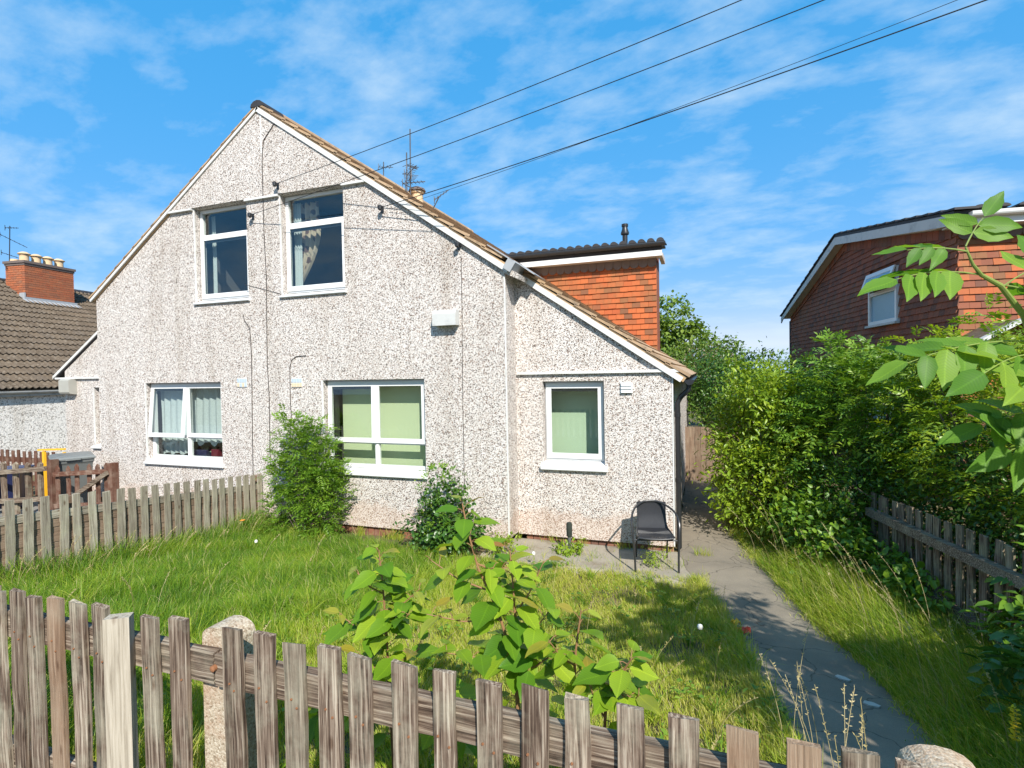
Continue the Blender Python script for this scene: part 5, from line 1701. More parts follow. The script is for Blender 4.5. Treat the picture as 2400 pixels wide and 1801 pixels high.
# loose bits
p = on_z(1740, 1490, .06)
wr = thing('litter', 'crumpled red and yellow wrapper at the path edge', 'litter', (p[0], p[1], float(gz(p[0], p[1])) + .02))
def crumple(seed, w, d, h):
    r = random.Random(seed); mb = MB(); v, f = [], []
    n_ = 6
    for j in range(n_):
        for i in range(n_): v.append(((i / (n_ - 1) - .5) * w, (j / (n_ - 1) - .5) * d, r.uniform(0.004, h)))
    for j in range(n_ - 1):
        for i in range(n_ - 1): f.append((j * n_ + i, j * n_ + i + 1, j * n_ + n_ + i + 1, j * n_ + n_ + i))
    mb.v, mb.f = v, f
    return mb
crumple(1, .13, .10, .06).build('foil', M_RED, wr)
o = crumple(2, .08, .06, .05).build('foil', M_GOLD, wr, loc=(-.05, .03, .045))
for k, (px, zz) in enumerate((((1975, 1602), .15), ((2042, 1655), .22))):
    p = on_z(*px, zz); z = float(gz(p[0], p[1])) + .022
    mb = MB(); mb.prism([(-.045, -.012), (-.01, -.024), (.04, -.016), (.05, .006), (.012, .022), (-.035, .018)], 2, 0, .010)
    o = mb.build('pale_scrap', M_STONE, None, loc=(p[0], p[1], z), rot=(0, 0, R(-25 + 10 * k)))
    tag(o, ('pale flat scrap of card on the path, the one nearer the chair', 'pale flat scrap of card on the path, the one nearer the front fence')[k], 'litter', 'scraps on the path')

# ------------------------------------------------------------------ grass
def in_path(x, y, pad=0.0):
    return (x > interp(PATH_L, y) - 0.03 + pad) & (x < interp(PATH_R, y) - pad)
def grass_mesh(name, X, Y, H, Wd, rnd, lean_az=None, lean=None, z0=None):
    n = len(X)
    az = rng.uniform(0, 2 * np.pi, n) if lean_az is None else lean_az
    ln = rng.uniform(.12, .75, n) if lean is None else lean
    Z = gz(X, Y) - .02 if z0 is None else z0
    base = np.stack([X, Y, Z], 1)
    d = np.stack([np.cos(az), np.sin(az), np.zeros(n)], 1)
    fa = rng.uniform(0, 2 * np.pi, n)
    s = np.stack([np.cos(fa), np.sin(fa), np.zeros(n)], 1)
    up = np.array([0, 0, 1.0])
    V = np.zeros((n, 7, 3))
    for k, (t, w) in enumerate(((0, 1.0), (.38, .9), (.74, .62))):
        c = base + up * (H * (t - .22 * ln * t * t))[:, None] + d * (H * ln * t * t)[:, None]
        V[:, 2 * k] = c - s * (Wd * w / 2)[:, None]
        V[:, 2 * k + 1] = c + s * (Wd * w / 2)[:, None]
    V[:, 6] = base + up * (H * (1 - .22 * ln - .10 * ln * ln))[:, None] + d * (H * ln)[:, None]
    tt = np.array([(0, 1, 3), (0, 3, 2), (2, 3, 5), (2, 5, 4), (4, 5, 6)])
    T = tt[None] + (np.arange(n) * 7)[:, None, None]
    return np_mesh(name, V.reshape(-1, 3), T.reshape(-1, 3), np.repeat(np.clip(rnd, 0, 1), 7), False)
def lawn_field(n):
    X = rng.uniform(-6.64, 0.75, n); Y = rng.uniform(-5.24, 0.0, n)
    # edge of the lawn by the house and the apron
    ye = np.interp(X, [-6.7, -5.9, -5.2, -4.3, -3.6, -2.8, -2.2, -0.3, 0.8], [-.02, -.05, -.32, -.52, -.50, -.46, -.46, -.44, -.4]) + .05 * np.sin(X * 7) + .03 * np.sin(X * 17)
    keep = (Y < ye) & (X < interp(PATH_L, Y) + .02 * np.sin(Y * 9) + rng.normal(0, .035, n))
    return X[keep], Y[keep]
X, Y = lawn_field(235000)
lush = np.clip(.52 + .60 * np.tanh((-3.0 - X) * 1.2) * np.where(Y > -4.2, 1, .8) + .35 * sinnoise(X, Y, 1.2, 2.0), 0, 1)
edge = np.clip(1 - np.minimum(np.abs(X + 6.64), 1.0) / .35, 0, 1)
rightedge = np.clip(1 - np.abs(interp(PATH_L, Y) - X) / .28, 0, 1)
frontedge = np.clip((-4.7 - Y) / .4, 0, 1)
H = (.055 + .115 * lush + .16 * edge + .10 * rightedge + .13 * frontedge) * rng.uniform(.55, 1.45, len(X)) * (1 + .35 * sinnoise(X, Y, 3.0, 5.0))
# thin bald patches in the dry middle
bald = (lush < .45) & (sinnoise(X, Y, 2.6, 9.0) > .42) & (rng.uniform(0, 1, len(X)) < .6)
k = ~bald
X, Y, H, lush = X[k], Y[k], H[k], lush[k]
rn = .72 - .46 * lush + .14 * sinnoise(X, Y, 1.9, 4.0) + rng.normal(0, .14, len(X))
rn = np.where(rng.uniform(0, 1, len(X)) < .07 + .09 * (1 - lush), rng.uniform(.85, 1, len(X)), np.clip(rn, 0, .86))
az = 2.4 + 1.2 * sinnoise(X, Y, 1.1, 7.0) + rng.normal(0, 1.0, len(X))
me = grass_mesh('lawn_grass', X, Y, np.clip(H, .03, .45), rng.uniform(.0032, .0062, len(X)), rn, az, np.clip(rng.normal(.50, .26, len(X)), .05, 1.1))
o = stuff(link('lawn_grass', me, M_GRASS)); tag(o, 'overgrown uneven lawn grass, lush by the side fence and dry in the middle', 'grass')
nt = 420
tx, ty = lawn_field(nt)
nb = 34
X = np.repeat(tx, nb) + rng.normal(0, .022, len(tx) * nb); Y = np.repeat(ty, nb) + rng.normal(0, .022, len(tx) * nb)
hh_ = np.repeat(rng.uniform(.13, .30, len(tx)) * np.where(tx < -2.6, 1.15, .75), nb) * rng.uniform(.5, 1.15, len(X))
rr = np.clip(np.repeat(rng.uniform(.1, .75, len(tx)), nb) + rng.normal(0, .1, len(X)), 0, .95)
me = grass_mesh('lawn_tussocks', X, Y, hh_, rng.uniform(.004, .0075, len(X)), rr, None, rng.uniform(.35, 1.15, len(X)))
o = stuff(link('lawn_tussocks', me, M_GRASS)); tag(o, 'coarse arching grass tussocks scattered through the lawn', 'grass')
wx, wy = lawn_field(170)
nb = 16
n = len(wx) * nb
P = np.stack([np.repeat(wx, nb) + rng.normal(0, .05, n), np.repeat(wy, nb) + rng.normal(0, .05, n), np.zeros(n)], 1); P[:, 2] = gz(P[:, 0], P[:, 1]) + rng.uniform(.03, .10, n)
D = rng.normal(0, 1, (n, 3)); D[:, 2] = rng.uniform(-.1, .5, n)
L_w = rng.uniform(.025, .06, n)
V, T, kk = leaves_np(P, D, np.array([0, 0, 1.0]) + rng.normal(0, .25, (n, 3)), L_w, L_w * rng.uniform(.4, .75, n), True)
o = stuff(link('lawn_weeds', np_mesh('lawn_weeds', V, T, np.repeat(rng.uniform(0, 1, n), kk)), M_LEAFMID)); tag(o, 'small broad-leaved weeds growing low in the lawn', 'weeds')
# verge along the right of the path
def verge(n, dmax):
    Y = rng.uniform(-5.3, 4.6, n); d = rng.beta(1.1, 1.6, n) * dmax
    X = interp(PATH_R, Y) - .05 + d
    return X, Y, d
X, Y, d = verge(60000, 1.5)
k = rng.uniform(0, 1, len(X)) < np.where(Y > 0.8, .35, 1.0)
X, Y, d = X[k], Y[k], d[k]
H = (.14 + .16 * np.clip(d / .5, 0, 1)) * rng.uniform(.5, 1.5, len(X)) * np.where(Y > 0.2, .55, 1.0)
rn = np.clip(.50 + .2 * sinnoise(X, Y, 1.7, 3.0) + rng.normal(0, .17, len(X)), 0, .9)
rn = np.where(rng.uniform(0, 1, len(X)) < .14, rng.uniform(.82, 1, len(X)), rn)
az = np.pi + .5 * sinnoise(X, Y, 1.1, 7.0) + rng.normal(0, .9, len(X))
me = grass_mesh('verge_grass', X, Y, np.clip(H, .04, .55), rng.uniform(.0035, .0065, len(X)), rn, az, np.clip(rng.normal(.55, .25, len(X)), .05, 1.1))
o = stuff(link('verge_grass', me, M_GRASS)); tag(o, 'long unmown verge grass leaning over the right edge of the path', 'grass')
n = 9000
Y = rng.uniform(-5.1, 1.5, n)
left = rng.uniform(0, 1, n) < .45
wv_ = .5 + .5 * sinnoise(Y, Y * .3, 2.3, 6.0)
X = np.where(left, interp(PATH_L, Y) - .06 + np.abs(rng.normal(0, .07, n)) * wv_, interp(PATH_R, Y) + .03 - np.abs(rng.normal(0, .11, n)) * wv_)
k = ~(left & (Y > -.5)); X, Y = X[k], Y[k]
me = grass_mesh('edge_grass', X, Y, rng.uniform(.03, .13, len(X)), rng.uniform(.003, .006, len(X)), np.clip(rng.normal(.68, .2, len(X)), 0, 1), None, rng.uniform(.4, 1.2, len(X)), gz(X, Y) + .01)
o = stuff(link('edge_grass', me, M_GRASS)); tag(o, 'short yellowing grass creeping over both edges of the asphalt path', 'grass')
# dry litter of dead grass in the verge
n = 5200
X = rng.uniform(1.35, 1.95, n); Y = rng.uniform(-2.0, -.5, n) + rng.normal(0, .1, n)
me = grass_mesh('dead_grass', X, Y, rng.uniform(.10, .26, n), rng.uniform(.004, .007, n), rng.uniform(0, 1, n), None, rng.uniform(.6, 1.3, n))
o = stuff(link('dead_grass', me, M_STRAW)); tag(o, 'matted straw-coloured dead grass at the foot of the shaded fence', 'dead grass')
# tall flowering stalks with seed heads
def stalks(name, label, X, Y, hmin, hmax, lean_az, r=.0016):
    n = len(X)
    mbv, mbt, mr = [], [], []
    off = 0
    for i in range(n):
        h = random.uniform(hmin, hmax); a = lean_az + random.gauss(0, .7); l_ = random.uniform(.15, .6)
        z = float(gz(X[i], Y[i]))
        pts = []
        for t in np.linspace(0, 1, 9):
            pts.append(Vector((X[i] + math.cos(a) * h * l_ * t * t, Y[i] + math.sin(a) * h * l_ * t * t, z + h * (t - .25 * l_ * t * t))))
        m_ = MB(); m_.tube(pts, [r] * 6 + [r * .8] * 3, 4, False)
        for k in range(26):
            t = .74 + .26 * random.random()
            q = pts[0]
            idx = t * 8; i0 = min(int(idx), 7); q = pts[i0].lerp(pts[i0 + 1], idx - i0)
            dv = Vector((random.gauss(0, 1), random.gauss(0, 1), random.uniform(.3, 1.6))).normalized() * random.uniform(.008, .018)
            sd = dv.orthogonal().normalized() * .0022
            m_.add([q, q + dv * .5 + sd, q + dv, q + dv * .5 - sd], [(0, 1, 2), (0, 2, 3)])
        for f in m_.f:
            for j in range(1, len(f) - 1): mbt.append((f[0] + off, f[j] + off, f[j + 1] + off))
        mbv += m_.v; mr += [random.random()] * len(m_.v); off += len(m_.v)
    me = np_mesh(name, np.array(mbv), np.array(mbt), np.array(mr))
    o = stuff(link(name, me, M_STRAW)); tag(o, label, 'grass')
n = 55
Y = rng.uniform(-4.4, .6, n); X = interp(PATH_R, Y) + rng.uniform(0.0, .75, n)
stalks('verge_seed_stalks', 'tall pale seeding grass stalks arching over the right of the path', X, Y, .45, .85, np.pi)
n = 120
Y = np.concatenate([rng.uniform(-4.0, -.2, 60), rng.uniform(-4.9, -1, 60)]); X = np.concatenate([rng.uniform(-6.6, -6.1, 60), rng.uniform(-6, .2, 60)])
stalks('lawn_seed_stalks', 'thin straw-coloured seeding stalks standing in the lawn', X, Y, .22, .50, 0.4)
n = 14
Y = rng.uniform(-4.9, -3.6, n); X = interp(PATH_L, Y) + rng.uniform(-.15, .10, n)
stalks('path_seed_stalks', 'dark seed stalks standing at the near end of the path', X, Y, .45, .8, 1.5)
# tufts and weeds rooted along the wall and in cracks
n = 5200
X = rng.uniform(-4.9, .1, n); Y = np.where(X < -2.5, rng.normal(-.03, .05, n), np.where(rng.uniform(0, 1, n) < .45, rng.normal(.36, .03, n), rng.normal(-.25, .22, n)))
cl = sinnoise(X, Y, 4.0, 1.5); k = cl > .18; X, Y = X[k], Y[k]
me = grass_mesh('wall_weeds', X, Y, rng.uniform(.04, .20, len(X)), rng.uniform(.003, .006, len(X)), np.clip(rng.normal(.68, .2, len(X)), 0, 1))
o = stuff(link('wall_weeds', me, M_GRASS)); tag(o, 'sparse weedy grass tufts along the foot of the house wall', 'weeds')

# ------------------------------------------------------------------ shrubs and trees
def unit(n):
    v = rng.normal(0, 1, (n, 3)); return v / np.linalg.norm(v, axis=1)[:, None]
def crown_points(lobes, n_clump, shell=.55):
    """clump centres inside a set of ellipsoids (cx,cy,cz,rx,ry,rz)"""
    w = np.array([l[3] * l[4] * l[5] for l in lobes]) ** .67
    pick = rng.choice(len(lobes), n_clump, p=w / w.sum())
    L = np.array(lobes)[pick]
    u = unit(n_clump)
    rad = np.where(rng.uniform(0, 1, n_clump) < shell, rng.uniform(.80, 1.05, n_clump), rng.uniform(.1, 1, n_clump) ** .5)
    P = L[:, :3] + u * L[:, 3:] * rad[:, None]
    return P, u * np.array([1, 1, 1.0]), rad
def simple_foliage(lobes, n_leaf, ll, lw, per=26, spread=.12, droop=.1, big=True, zmin=0.0, shell=.6):
    nc = max(8, n_leaf // per)
    P, U, rad = crown_points(lobes, nc, shell)
    k = P[:, 2] > zmin + .03; P, U = P[k], U[k]; nc = len(P)
    tone = np.clip(.5 + .25 * rng.normal(0, 1, nc), 0, 1)
    idx = rng.integers(0, nc, n_leaf)
    Q = P[idx] + rng.normal(0, spread, (n_leaf, 3))
    Q[:, 2] = np.maximum(Q[:, 2], zmin + .01)
    D = U[idx] * .8 + rng.normal(0, .65, (n_leaf, 3)); D[:, 2] -= droop
    N = np.array([0, 0, 1.0]) + U[idx] * .5 + rng.normal(0, .38, (n_leaf, 3))
    L = ll * rng.uniform(.6, 1.3, n_leaf); W = L * lw * rng.uniform(.8, 1.2, n_leaf)
    V, T, kk = leaves_np(Q, D, N, L, W, big)
    r = np.clip(tone[idx] * .6 + rng.uniform(0, .4, n_leaf), 0, 1)
    return V, T, np.repeat(r, kk), P
def pinnate_foliage(lobes, n_comp, clen, pairs, ll, lw, zmin=0.0, shell=.65, up=.25, big=False):
    """compound leaves: pairs of leaflets along a drooping midrib"""
    P, U, rad = crown_points(lobes, n_comp, shell)
    k = P[:, 2] > zmin + .05; P, U = P[k], U[k]; n = len(P)
    D = U * np.array([1, 1, .5]) + rng.normal(0, .45, (n, 3)); D[:, 2] += up; D /= np.linalg.norm(D, axis=1)[:, None]
    N = np.array([0, 0, 1.0]) + rng.normal(0, .25, (n, 3)); N -= D * (N * D).sum(1)[:, None]; N /= np.linalg.norm(N, axis=1)[:, None]
    S = np.cross(N, D)
    C = clen * rng.uniform(.7, 1.25, n)
    tone = np.clip(.5 + .28 * rng.normal(0, 1, n), 0, 1)
    Vs, Ts, Rs = [], [], []
    off = 0
    for p in range(pairs + 1):
        t = .22 + .78 * p / pairs
        c = P + D * (C * t)[:, None] - np.array([0, 0, 1.0]) * (C * .35 * t * t)[:, None]
        if p == pairs: dirs = [D - np.array([0, 0, .4])]
        else: dirs = [D * .55 + S, D * .55 - S]
        for d in dirs:
            d = d + rng.normal(0, .14, (n, 3)); d[:, 2] -= .12
            l_ = ll * rng.uniform(.8, 1.2, n) * (1 - .25 * abs(t - .55))
            V, T, kk = leaves_np(c, d, N + rng.normal(0, .22, (n, 3)), l_, l_ * lw, big)
            Vs.append(V); Ts.append(T + off); off += len(V)
            Rs.append(np.repeat(np.clip(tone * .65 + rng.uniform(0, .35, n), 0, 1), kk))
    return np.concatenate(Vs), np.concatenate(Ts), np.concatenate(Rs), P
def stems(base, targets, r0, n=8, jit=.05, trunk=None):
    mb = MB()
    base = Vector(base)
    for i in range(n):
        tgt = Vector(targets[random.randrange(len(targets))])
        b = base + Vector((random.gauss(0, jit), random.gauss(0, jit), -.05))
        if trunk is not None: b = base + (trunk - base) * random.uniform(.35, 1.0)
        mid = b.lerp(tgt, .5) + Vector((random.gauss(0, .06), random.gauss(0, .06), .10))
        mb.tube([b, b.lerp(mid, .5) + Vector((0, 0, .04)), mid, mid.lerp(tgt, .55), tgt], [r0, r0 * .85, r0 * .65, r0 * .45, r0 * .2], 6)
    if trunk is not None:
        mid = base.lerp(trunk, .5) + Vector((random.gauss(0, .05), random.gauss(0, .05), 0))
        mb.tube([base - Vector((0, 0, .1)), mid, trunk], [r0 * 3.2, r0 * 2.5, r0 * 1.3], 9)
    return mb
def sprays(x0, x1, y0, y1, z0, z1, n):
    return [(random.uniform(x0, x1), random.uniform(y0, y1), random.uniform(z0, z1), random.uniform(.10, .2), random.uniform(.10, .2), random.uniform(.22, .4)) for _ in range(n)]
def plant(name, label, cat, base, fol, leafmat, r0=.012, nst=10, barkmat=None, group=None, extra=None, trunk=None, partname='foliage'):
    t = thing(name, label, cat, tuple(base), 0, group)
    V, T, r, P = fol
    me = np_mesh(partname, V - np.array(base), T, r)
    stuff(link(partname, me, leafmat, t))
    if extra:
        for (V2, T2, r2, _), m2, nm in extra:
            stuff(link(nm, np_mesh(nm, V2 - np.array(base), T2, r2), m2, t))
    tg = [tuple(p - np.array(base)) for p in P]
    tk = None if trunk is None else Vector(trunk) - Vector(base)
    mb = stems((0, 0, 0), tg, r0, nst, .05, tk)
    mb.build('trunk' if trunk is not None else 'stem', barkmat or M_BARK, t)
    return t
# shrubs against the front wall
b = (-5.50, -.34, 0.0)
fol = pinnate_foliage([(-5.45, -.33, 1.25, .36, .26, .42), (-5.55, -.36, .80, .48, .30, .45), (-5.62, -.42, .35, .62, .36, .36), (-5.18, -.38, .62, .35, .26, .5), (-5.35, -.30, 1.55, .16, .16, .22)] + sprays(-6.0, -4.95, -.5, -.2, .5, 1.5, 14), 1350, .18, 6, .06, .40, up=.35)
plant('rowan_bush', 'feathery-leaved green bush growing against the wall under the double blind window', 'shrub', b, fol, M_LEAFMID, .008, 30)
b = (-3.24, -.46, 0.0)
f1 = simple_foliage([(-3.22, -.45, .45, .36, .28, .42), (-3.30, -.48, .28, .48, .32, .26), (-3.20, -.44, .85, .20, .18, .26), (-2.98, -.46, .30, .30, .24, .26)], 3000, .060, .72, 18, .07)
plant('wall_bush', 'low rounded dark bush at the wall beside the white corner bead', 'shrub', b, f1, M_LEAFDARK, .008, 22, extra=[(pinnate_foliage([(-3.2, -.5, .75, .30, .24, .42)], 90, .15, 5, .05, .4), M_LEAFMID, 'foliage')])
b = (-2.62, -.34, 0.0)
plant('weed_clump', 'bright green weed clump at the corner of the house wall', 'weed', b, simple_foliage([(-2.45, -.30, .12, .20, .14, .15)], 420, .05, .45, 14, .04), M_LEAFLIME, .004, 10, M_GREENSTEM)
b = (-1.66, .02, .016)
plant('weed_clump', 'flat rosette of weeds beside the standpipe', 'weed', b, simple_foliage([(-1.66, .02, .05, .19, .11, .06)], 300, .055, .45, 14, .03), M_LEAFLIME, .003, 6, M_GREENSTEM)
b = (-.60, -.12, .016)
plant('weed_clump', 'straggly weeds growing up under the chair', 'weed', b, simple_foliage([(-.60, -.12, .10, .16, .16, .14)], 260, .04, .3, 14, .04), M_LEAFLIME, .003, 8, M_GREENSTEM)
# hedge on the right, plant by plant
plant('laurel_bush', 'glossy lime-green laurel bush bulging over the passage path', 'shrub', (1.05, 2.25, 0),
      simple_foliage([(.95, 2.2, 1.15, .80, .95, .95), (.80, 1.7, .65, .72, .75, .65), (1.15, 2.5, 1.75, .62, .75, .55), (.72, 2.6, 1.35, .55, .6, .65)] + sprays(.35, 1.4, 1.3, 2.9, 1.75, 2.25, 12), 15500, .085, .46, 22, .11, .05), M_LEAFLIME, .018, 18)
plant('ash_bush', 'broad feathery ash bush rising in front of the tile-hung gable', 'shrub', (2.05, 1.75, 0),
      pinnate_foliage([(2.05, 1.75, 1.62, .95, 1.0, .78), (1.75, 1.3, 1.2, .75, .8, .8), (2.6, 2.6, 1.80, 1.0, 1.0, .72), (2.3, 1.1, 1.85, .7, .7, .65)] + sprays(1.4, 2.9, .8, 2.6, 2.1, 2.42, 16), 2600, .24, 5, .085, .40), M_LEAFMID, .02, 22)
plant('ash_bush', 'yellow-green feathery bush crowding over the shaded picket fence', 'shrub', (2.9, -.35, 0),
      pinnate_foliage([(2.75, .1, 1.70, .85, .9, .80), (2.75, -.7, 1.65, .75, .9, .75), (3.4, .2, 1.9, .9, 1.0, .72), (2.6, .5, 1.1, .6, .7, .7), (2.95, -1.5, 1.55, .6, .8, .75)] + sprays(2.2, 3.3, -1.6, .8, 2.15, 2.55, 16), 2800, .22, 5, .075, .40), M_LEAFLIME, .02, 24)
plant('hedge_bush', 'dark-leaved hedge bush filling the space behind the shaded fence', 'shrub', (2.75, -.6, 0),
      simple_foliage([(2.55, .3, .9, .65, .8, .8), (2.75, -.7, .95, .5, .9, .8), (2.9, -1.9, 1.0, .5, .8, .85), (1.75, 1.0, .75, .6, .6, .65)], 15000, .060, .55, 24, .12), M_LEAFDARK, .015, 24)
plant('bramble_patch', 'sunlit bramble patch at the end of the shaded fence', 'shrub', (1.45, .35, 0),
      simple_foliage([(1.40, .30, .50, .34, .35, .42), (1.30, .0, .30, .32, .30, .28), (1.15, .65, .4, .35, .4, .35)], 2600, .075, .62, 14, .08), M_LEAFMID, .006, 20, M_GREENSTEM)
plant('nettle_patch', 'broad-leaved weeds below the rail of the shaded fence', 'weed', (1.72, -.55, 0),
      simple_foliage([(1.70, -.40, .25, .22, .40, .22), (1.85, -.95, .2, .18, .3, .2)], 800, .085, .60, 12, .07), M_LEAFMID, .005, 14, M_GREENSTEM)
plant('elder_shoots', 'leafy elder shoots in front of the near end of the shaded fence', 'shrub', (2.25, -2.35, .1),
      pinnate_foliage([(2.32, -2.25, .72, .26, .35, .42), (2.2, -2.7, .55, .28, .35, .36), (2.2, -2.0, .35, .18, .25, .25)], 170, .22, 3, .115, .46, big=True), M_LEAFMID, .008, 14, M_GREENSTEM)
plant('elder_shoots', 'low elder leaves sprawling over the verge grass', 'weed', (1.95, -3.0, .2),
      pinnate_foliage([(1.9, -3.0, .5, .28, .40, .28)], 90, .2, 2, .11, .48, big=True), M_LEAFDARK, .006, 8, M_GREENSTEM)
plant('hedge_bush', 'thick dark bush overhanging the board gate', 'shrub', (.9, 6.6, 0),
      simple_foliage([(.7, 6.5, 1.9, .9, .7, .8), (1.5, 6.2, 1.5, .9, .8, 1.2), (.2, 7.4, 2.1, .7, .7, .75)], 9000, .085, .5, 26, .14), M_LEAFDARK, .02, 18)
plant('elder_tree', 'pale-flowered tree behind the board gate', 'tree', (.1, 10.5, 0),
      simple_foliage([(-.2, 10.5, 2.0, 1.1, 1.0, 1.1), (.9, 10.8, 1.8, 1.1, 1.0, .9)], 7000, .10, .55, 26, .16), M_LEAFTREE, .03, 16, trunk=(.1, 10.5, 1.5),
      extra=[(simple_foliage([(.1, 10.2, 2.35, .85, .7, .7)], 1300, .07, .9, 18, .07, big=False), M_BLOSSOM, 'blossom')], partname='crown')
plant('sycamore_tree', 'tall bushy tree standing behind the corner of the dormer', 'tree', (-1.7, 18.0, 0),
      simple_foliage([(-1.5, 18, 4.1, 1.45, 1.3, 1.4), (-.55, 18, 3.1, 1.15, 1.0, 1.2), (-2.2, 18.2, 3.0, 1.6, 1.3, 1.6), (-.9, 17.8, 2.0, 1.3, 1.2, 1.2)], 10500, .17, .8, 16, .13, shell=.7), M_LEAFTREE, .05, 26, trunk=(-1.5, 18, 3.0), partname='crown')
plant('young_tree', 'thin open-crowned tree against the sky left of the tiled gable', 'tree', (1.0, 16.0, 0),
      simple_foliage([(.95, 16, 3.05, .50, .5, .55), (.6, 16, 2.3, .8, .6, .6), (1.35, 16, 2.2, .7, .6, .55)], 1900, .13, .75, 14, .11, shell=.4), M_LEAFTREE, .03, 24, trunk=(1.0, 16, 2.4), partname='crown')
plant('young_tree', 'wispy sapling top beside the drainpipe of the tiled house', 'tree', (1.75, 11.5, 0),
      pinnate_foliage([(1.72, 11.5, 2.55, .30, .3, .42), (1.75, 11.5, 1.7, .6, .5, .6)], 130, .22, 5, .08, .4), M_LEAFTREE, .012, 14, trunk=(1.75, 11.5, 2.0), partname='crown')
plant('hedge_bush', 'far dense hedge beyond the passage, under the open-crowned tree', 'shrub', (2.2, 13.0, 0),
      simple_foliage([(1.3, 13, 1.0, 1.4, .8, 1.0), (3.0, 13, .9, 1.6, .8, 1.0)], 5000, .12, .6, 24, .16), M_LEAFMID, .03, 14)
# ------------------------------------------------------------------ broad-leaved saplings behind the front fence: each leaf is a piece
def broad_leaf(seed, serr=True, wid=.30):
    r = random.Random(seed)
    n_ = 8
    v, f = [], []
    for i in range(n_ + 1):
        t = i / n_
        w = wid * (math.sin(math.pi * min(1, t ** .72)) ** .85) if 0 < t < 1 else 0
        if t > .6: w *= (1 - (t - .6) * .55)
        z = -.16 * t * t + .03 * math.sin(t * 6 + seed)
        sr = (1 + (.05 if i % 2 else -.04)) if serr else 1
        v += [(t, w * sr, z + .28 * w + r.uniform(-.012, .012)), (t, 0, z), (t, -w * sr, z + .28 * w + r.uniform(-.012, .012))]
    for i in range(n_):
        k = i * 3
        f += [(k, k + 1, k + 4, k + 3), (k + 1, k + 2, k + 5, k + 4)]
    me = bpy.data.meshes.new('leaf'); me.from_pydata(v, [], f); me.update()
    me.polygons.foreach_set('use_smooth', [True] * len(me.polygons))
    return me
BL = [broad_leaf(s) for s in range(4)]
for m_ in BL: m_.materials.append(M_BIGLEAF)
BLR = [broad_leaf(s + 9, True, .22) for s in range(2)]
for m_ in BLR: m_.materials.append(M_REDLEAF)
EL = [broad_leaf(s + 20, True, .215) for s in range(3)]
for m_ in EL: m_.materials.append(M_ELDER)
def orient(d, n):
    d = Vector(d).normalized(); n = Vector(n); n = (n - d * n.dot(d)).normalized()
    s = n.cross(d)
    return Matrix((d, s, n)).transposed().to_euler()
def sapling(label, pts, nl, size=.14, seed=0, tipred=4, low=True, side=()):
    r = random.Random(seed)
    pts = [Vector(p) for p in pts]
    base = pts[0]
    t = thing('cherry_sapling', label, 'sapling', tuple(base), 0, 'saplings behind the picket fence')
    def run(pl, n_, r0, start=0.0, ph=0.0, red=3, sz=size):
        P = []
        for a, b in zip(pl, pl[1:]): P += [a.lerp(b, k / 5) for k in range(5)]
        P.append(pl[-1])
        mb = MB(); mb.tube([p - base for p in P], [r0 * (1 - .65 * i / len(P)) for i in range(len(P))], 7)
        sm = mb.build('stem', M_STEM, t, True)
        pet = MB()
        for i in range(n_):
            u = start + (1 - start) * (i + .6) / n_
            k = min(int(u * (len(P) - 1)), len(P) - 2); c = P[k].lerp(P[k + 1], u * (len(P) - 1) - k)
            az = ph + i * 2.4 + r.uniform(-.4, .4)
            top = i >= n_ - red
            s = sz * r.uniform(.72, 1.2) * (1 - .5 * max(0, u - .72) / .28)
            el = r.uniform(-.25, .35) + (.35 if top else 0)
            d = Vector((math.cos(az) * math.cos(el), math.sin(az) * math.cos(el), math.sin(el)))
            pl_ = c + d * .03 + Vector((0, 0, .012))
            pet.tube([c - base, c.lerp(pl_, .6) - base + Vector((0, 0, .004)), pl_ - base], .0016, 5)
            d2 = d + Vector((0, 0, -.10 - r.uniform(0, .35)))
            nn = Vector((r.uniform(-.4, .4) + .12, r.uniform(-.4, .4) - .12, 1))
            me = (BLR[i % 2] if top and r.random() < .7 else BL[(i + seed) % 4])
            link('leaf', me, None, t, pl_ - base, orient(d2, nn), (s, s * r.uniform(.95, 1.2), s))
        stuff(pet.build('petioles', M_STEM, t))
    run(pts, nl, .0075, .12 if low else .3, seed, tipred)
    for (u, tip, n_) in side:
        k = u * (len(pts) - 1); i0 = min(int(k), len(pts) - 2); c = pts[i0].lerp(pts[i0 + 1], k - i0)
        tip = Vector(tip)
        run([c, c.lerp(tip, .5) + Vector((0, 0, -.02)), tip], n_, .0042, .25, seed + u * 7, 2, size * .95)
    return t
SY = -4.72
def sy(px, py, y=SY): return on_y(px, py, y)
def groundp(px, y=SY): 
    p = on_y(px, 1760, y); return (p[0], y, float(gz(p[0], y)) - .02)
sapling('tallest leafy sapling, its red-tipped stem reaching up to the wall bush', [groundp(1235), sy(1205, 1560), sy(1170, 1440), sy(1120, 1330), sy(1095, 1240), sy(1082, 1172)], 34, .135, 1, 3,
        side=((.50, sy(1005, 1310, SY - .02), 6), (.62, sy(1190, 1330, SY + .05), 5), (.38, sy(1000, 1440, SY - .08), 5), (.25, sy(1040, 1530, SY - .1), 6)))
sapling('bushy leafy sapling with forked reddish tips left of the tallest one', [groundp(925), sy(912, 1600), sy(905, 1480), sy(898, 1380), sy(888, 1290)], 44, .135, 2, 3,
        side=((.45, sy(795, 1440, SY - .05), 9), (.62, sy(985, 1380, SY + .02), 7), (.72, sy(835, 1340, SY - .02), 8), (.55, sy(960, 1440, SY - .06), 8), (.3, sy(845, 1535, SY - .1), 6), (.35, sy(985, 1520, SY - .05), 5)))
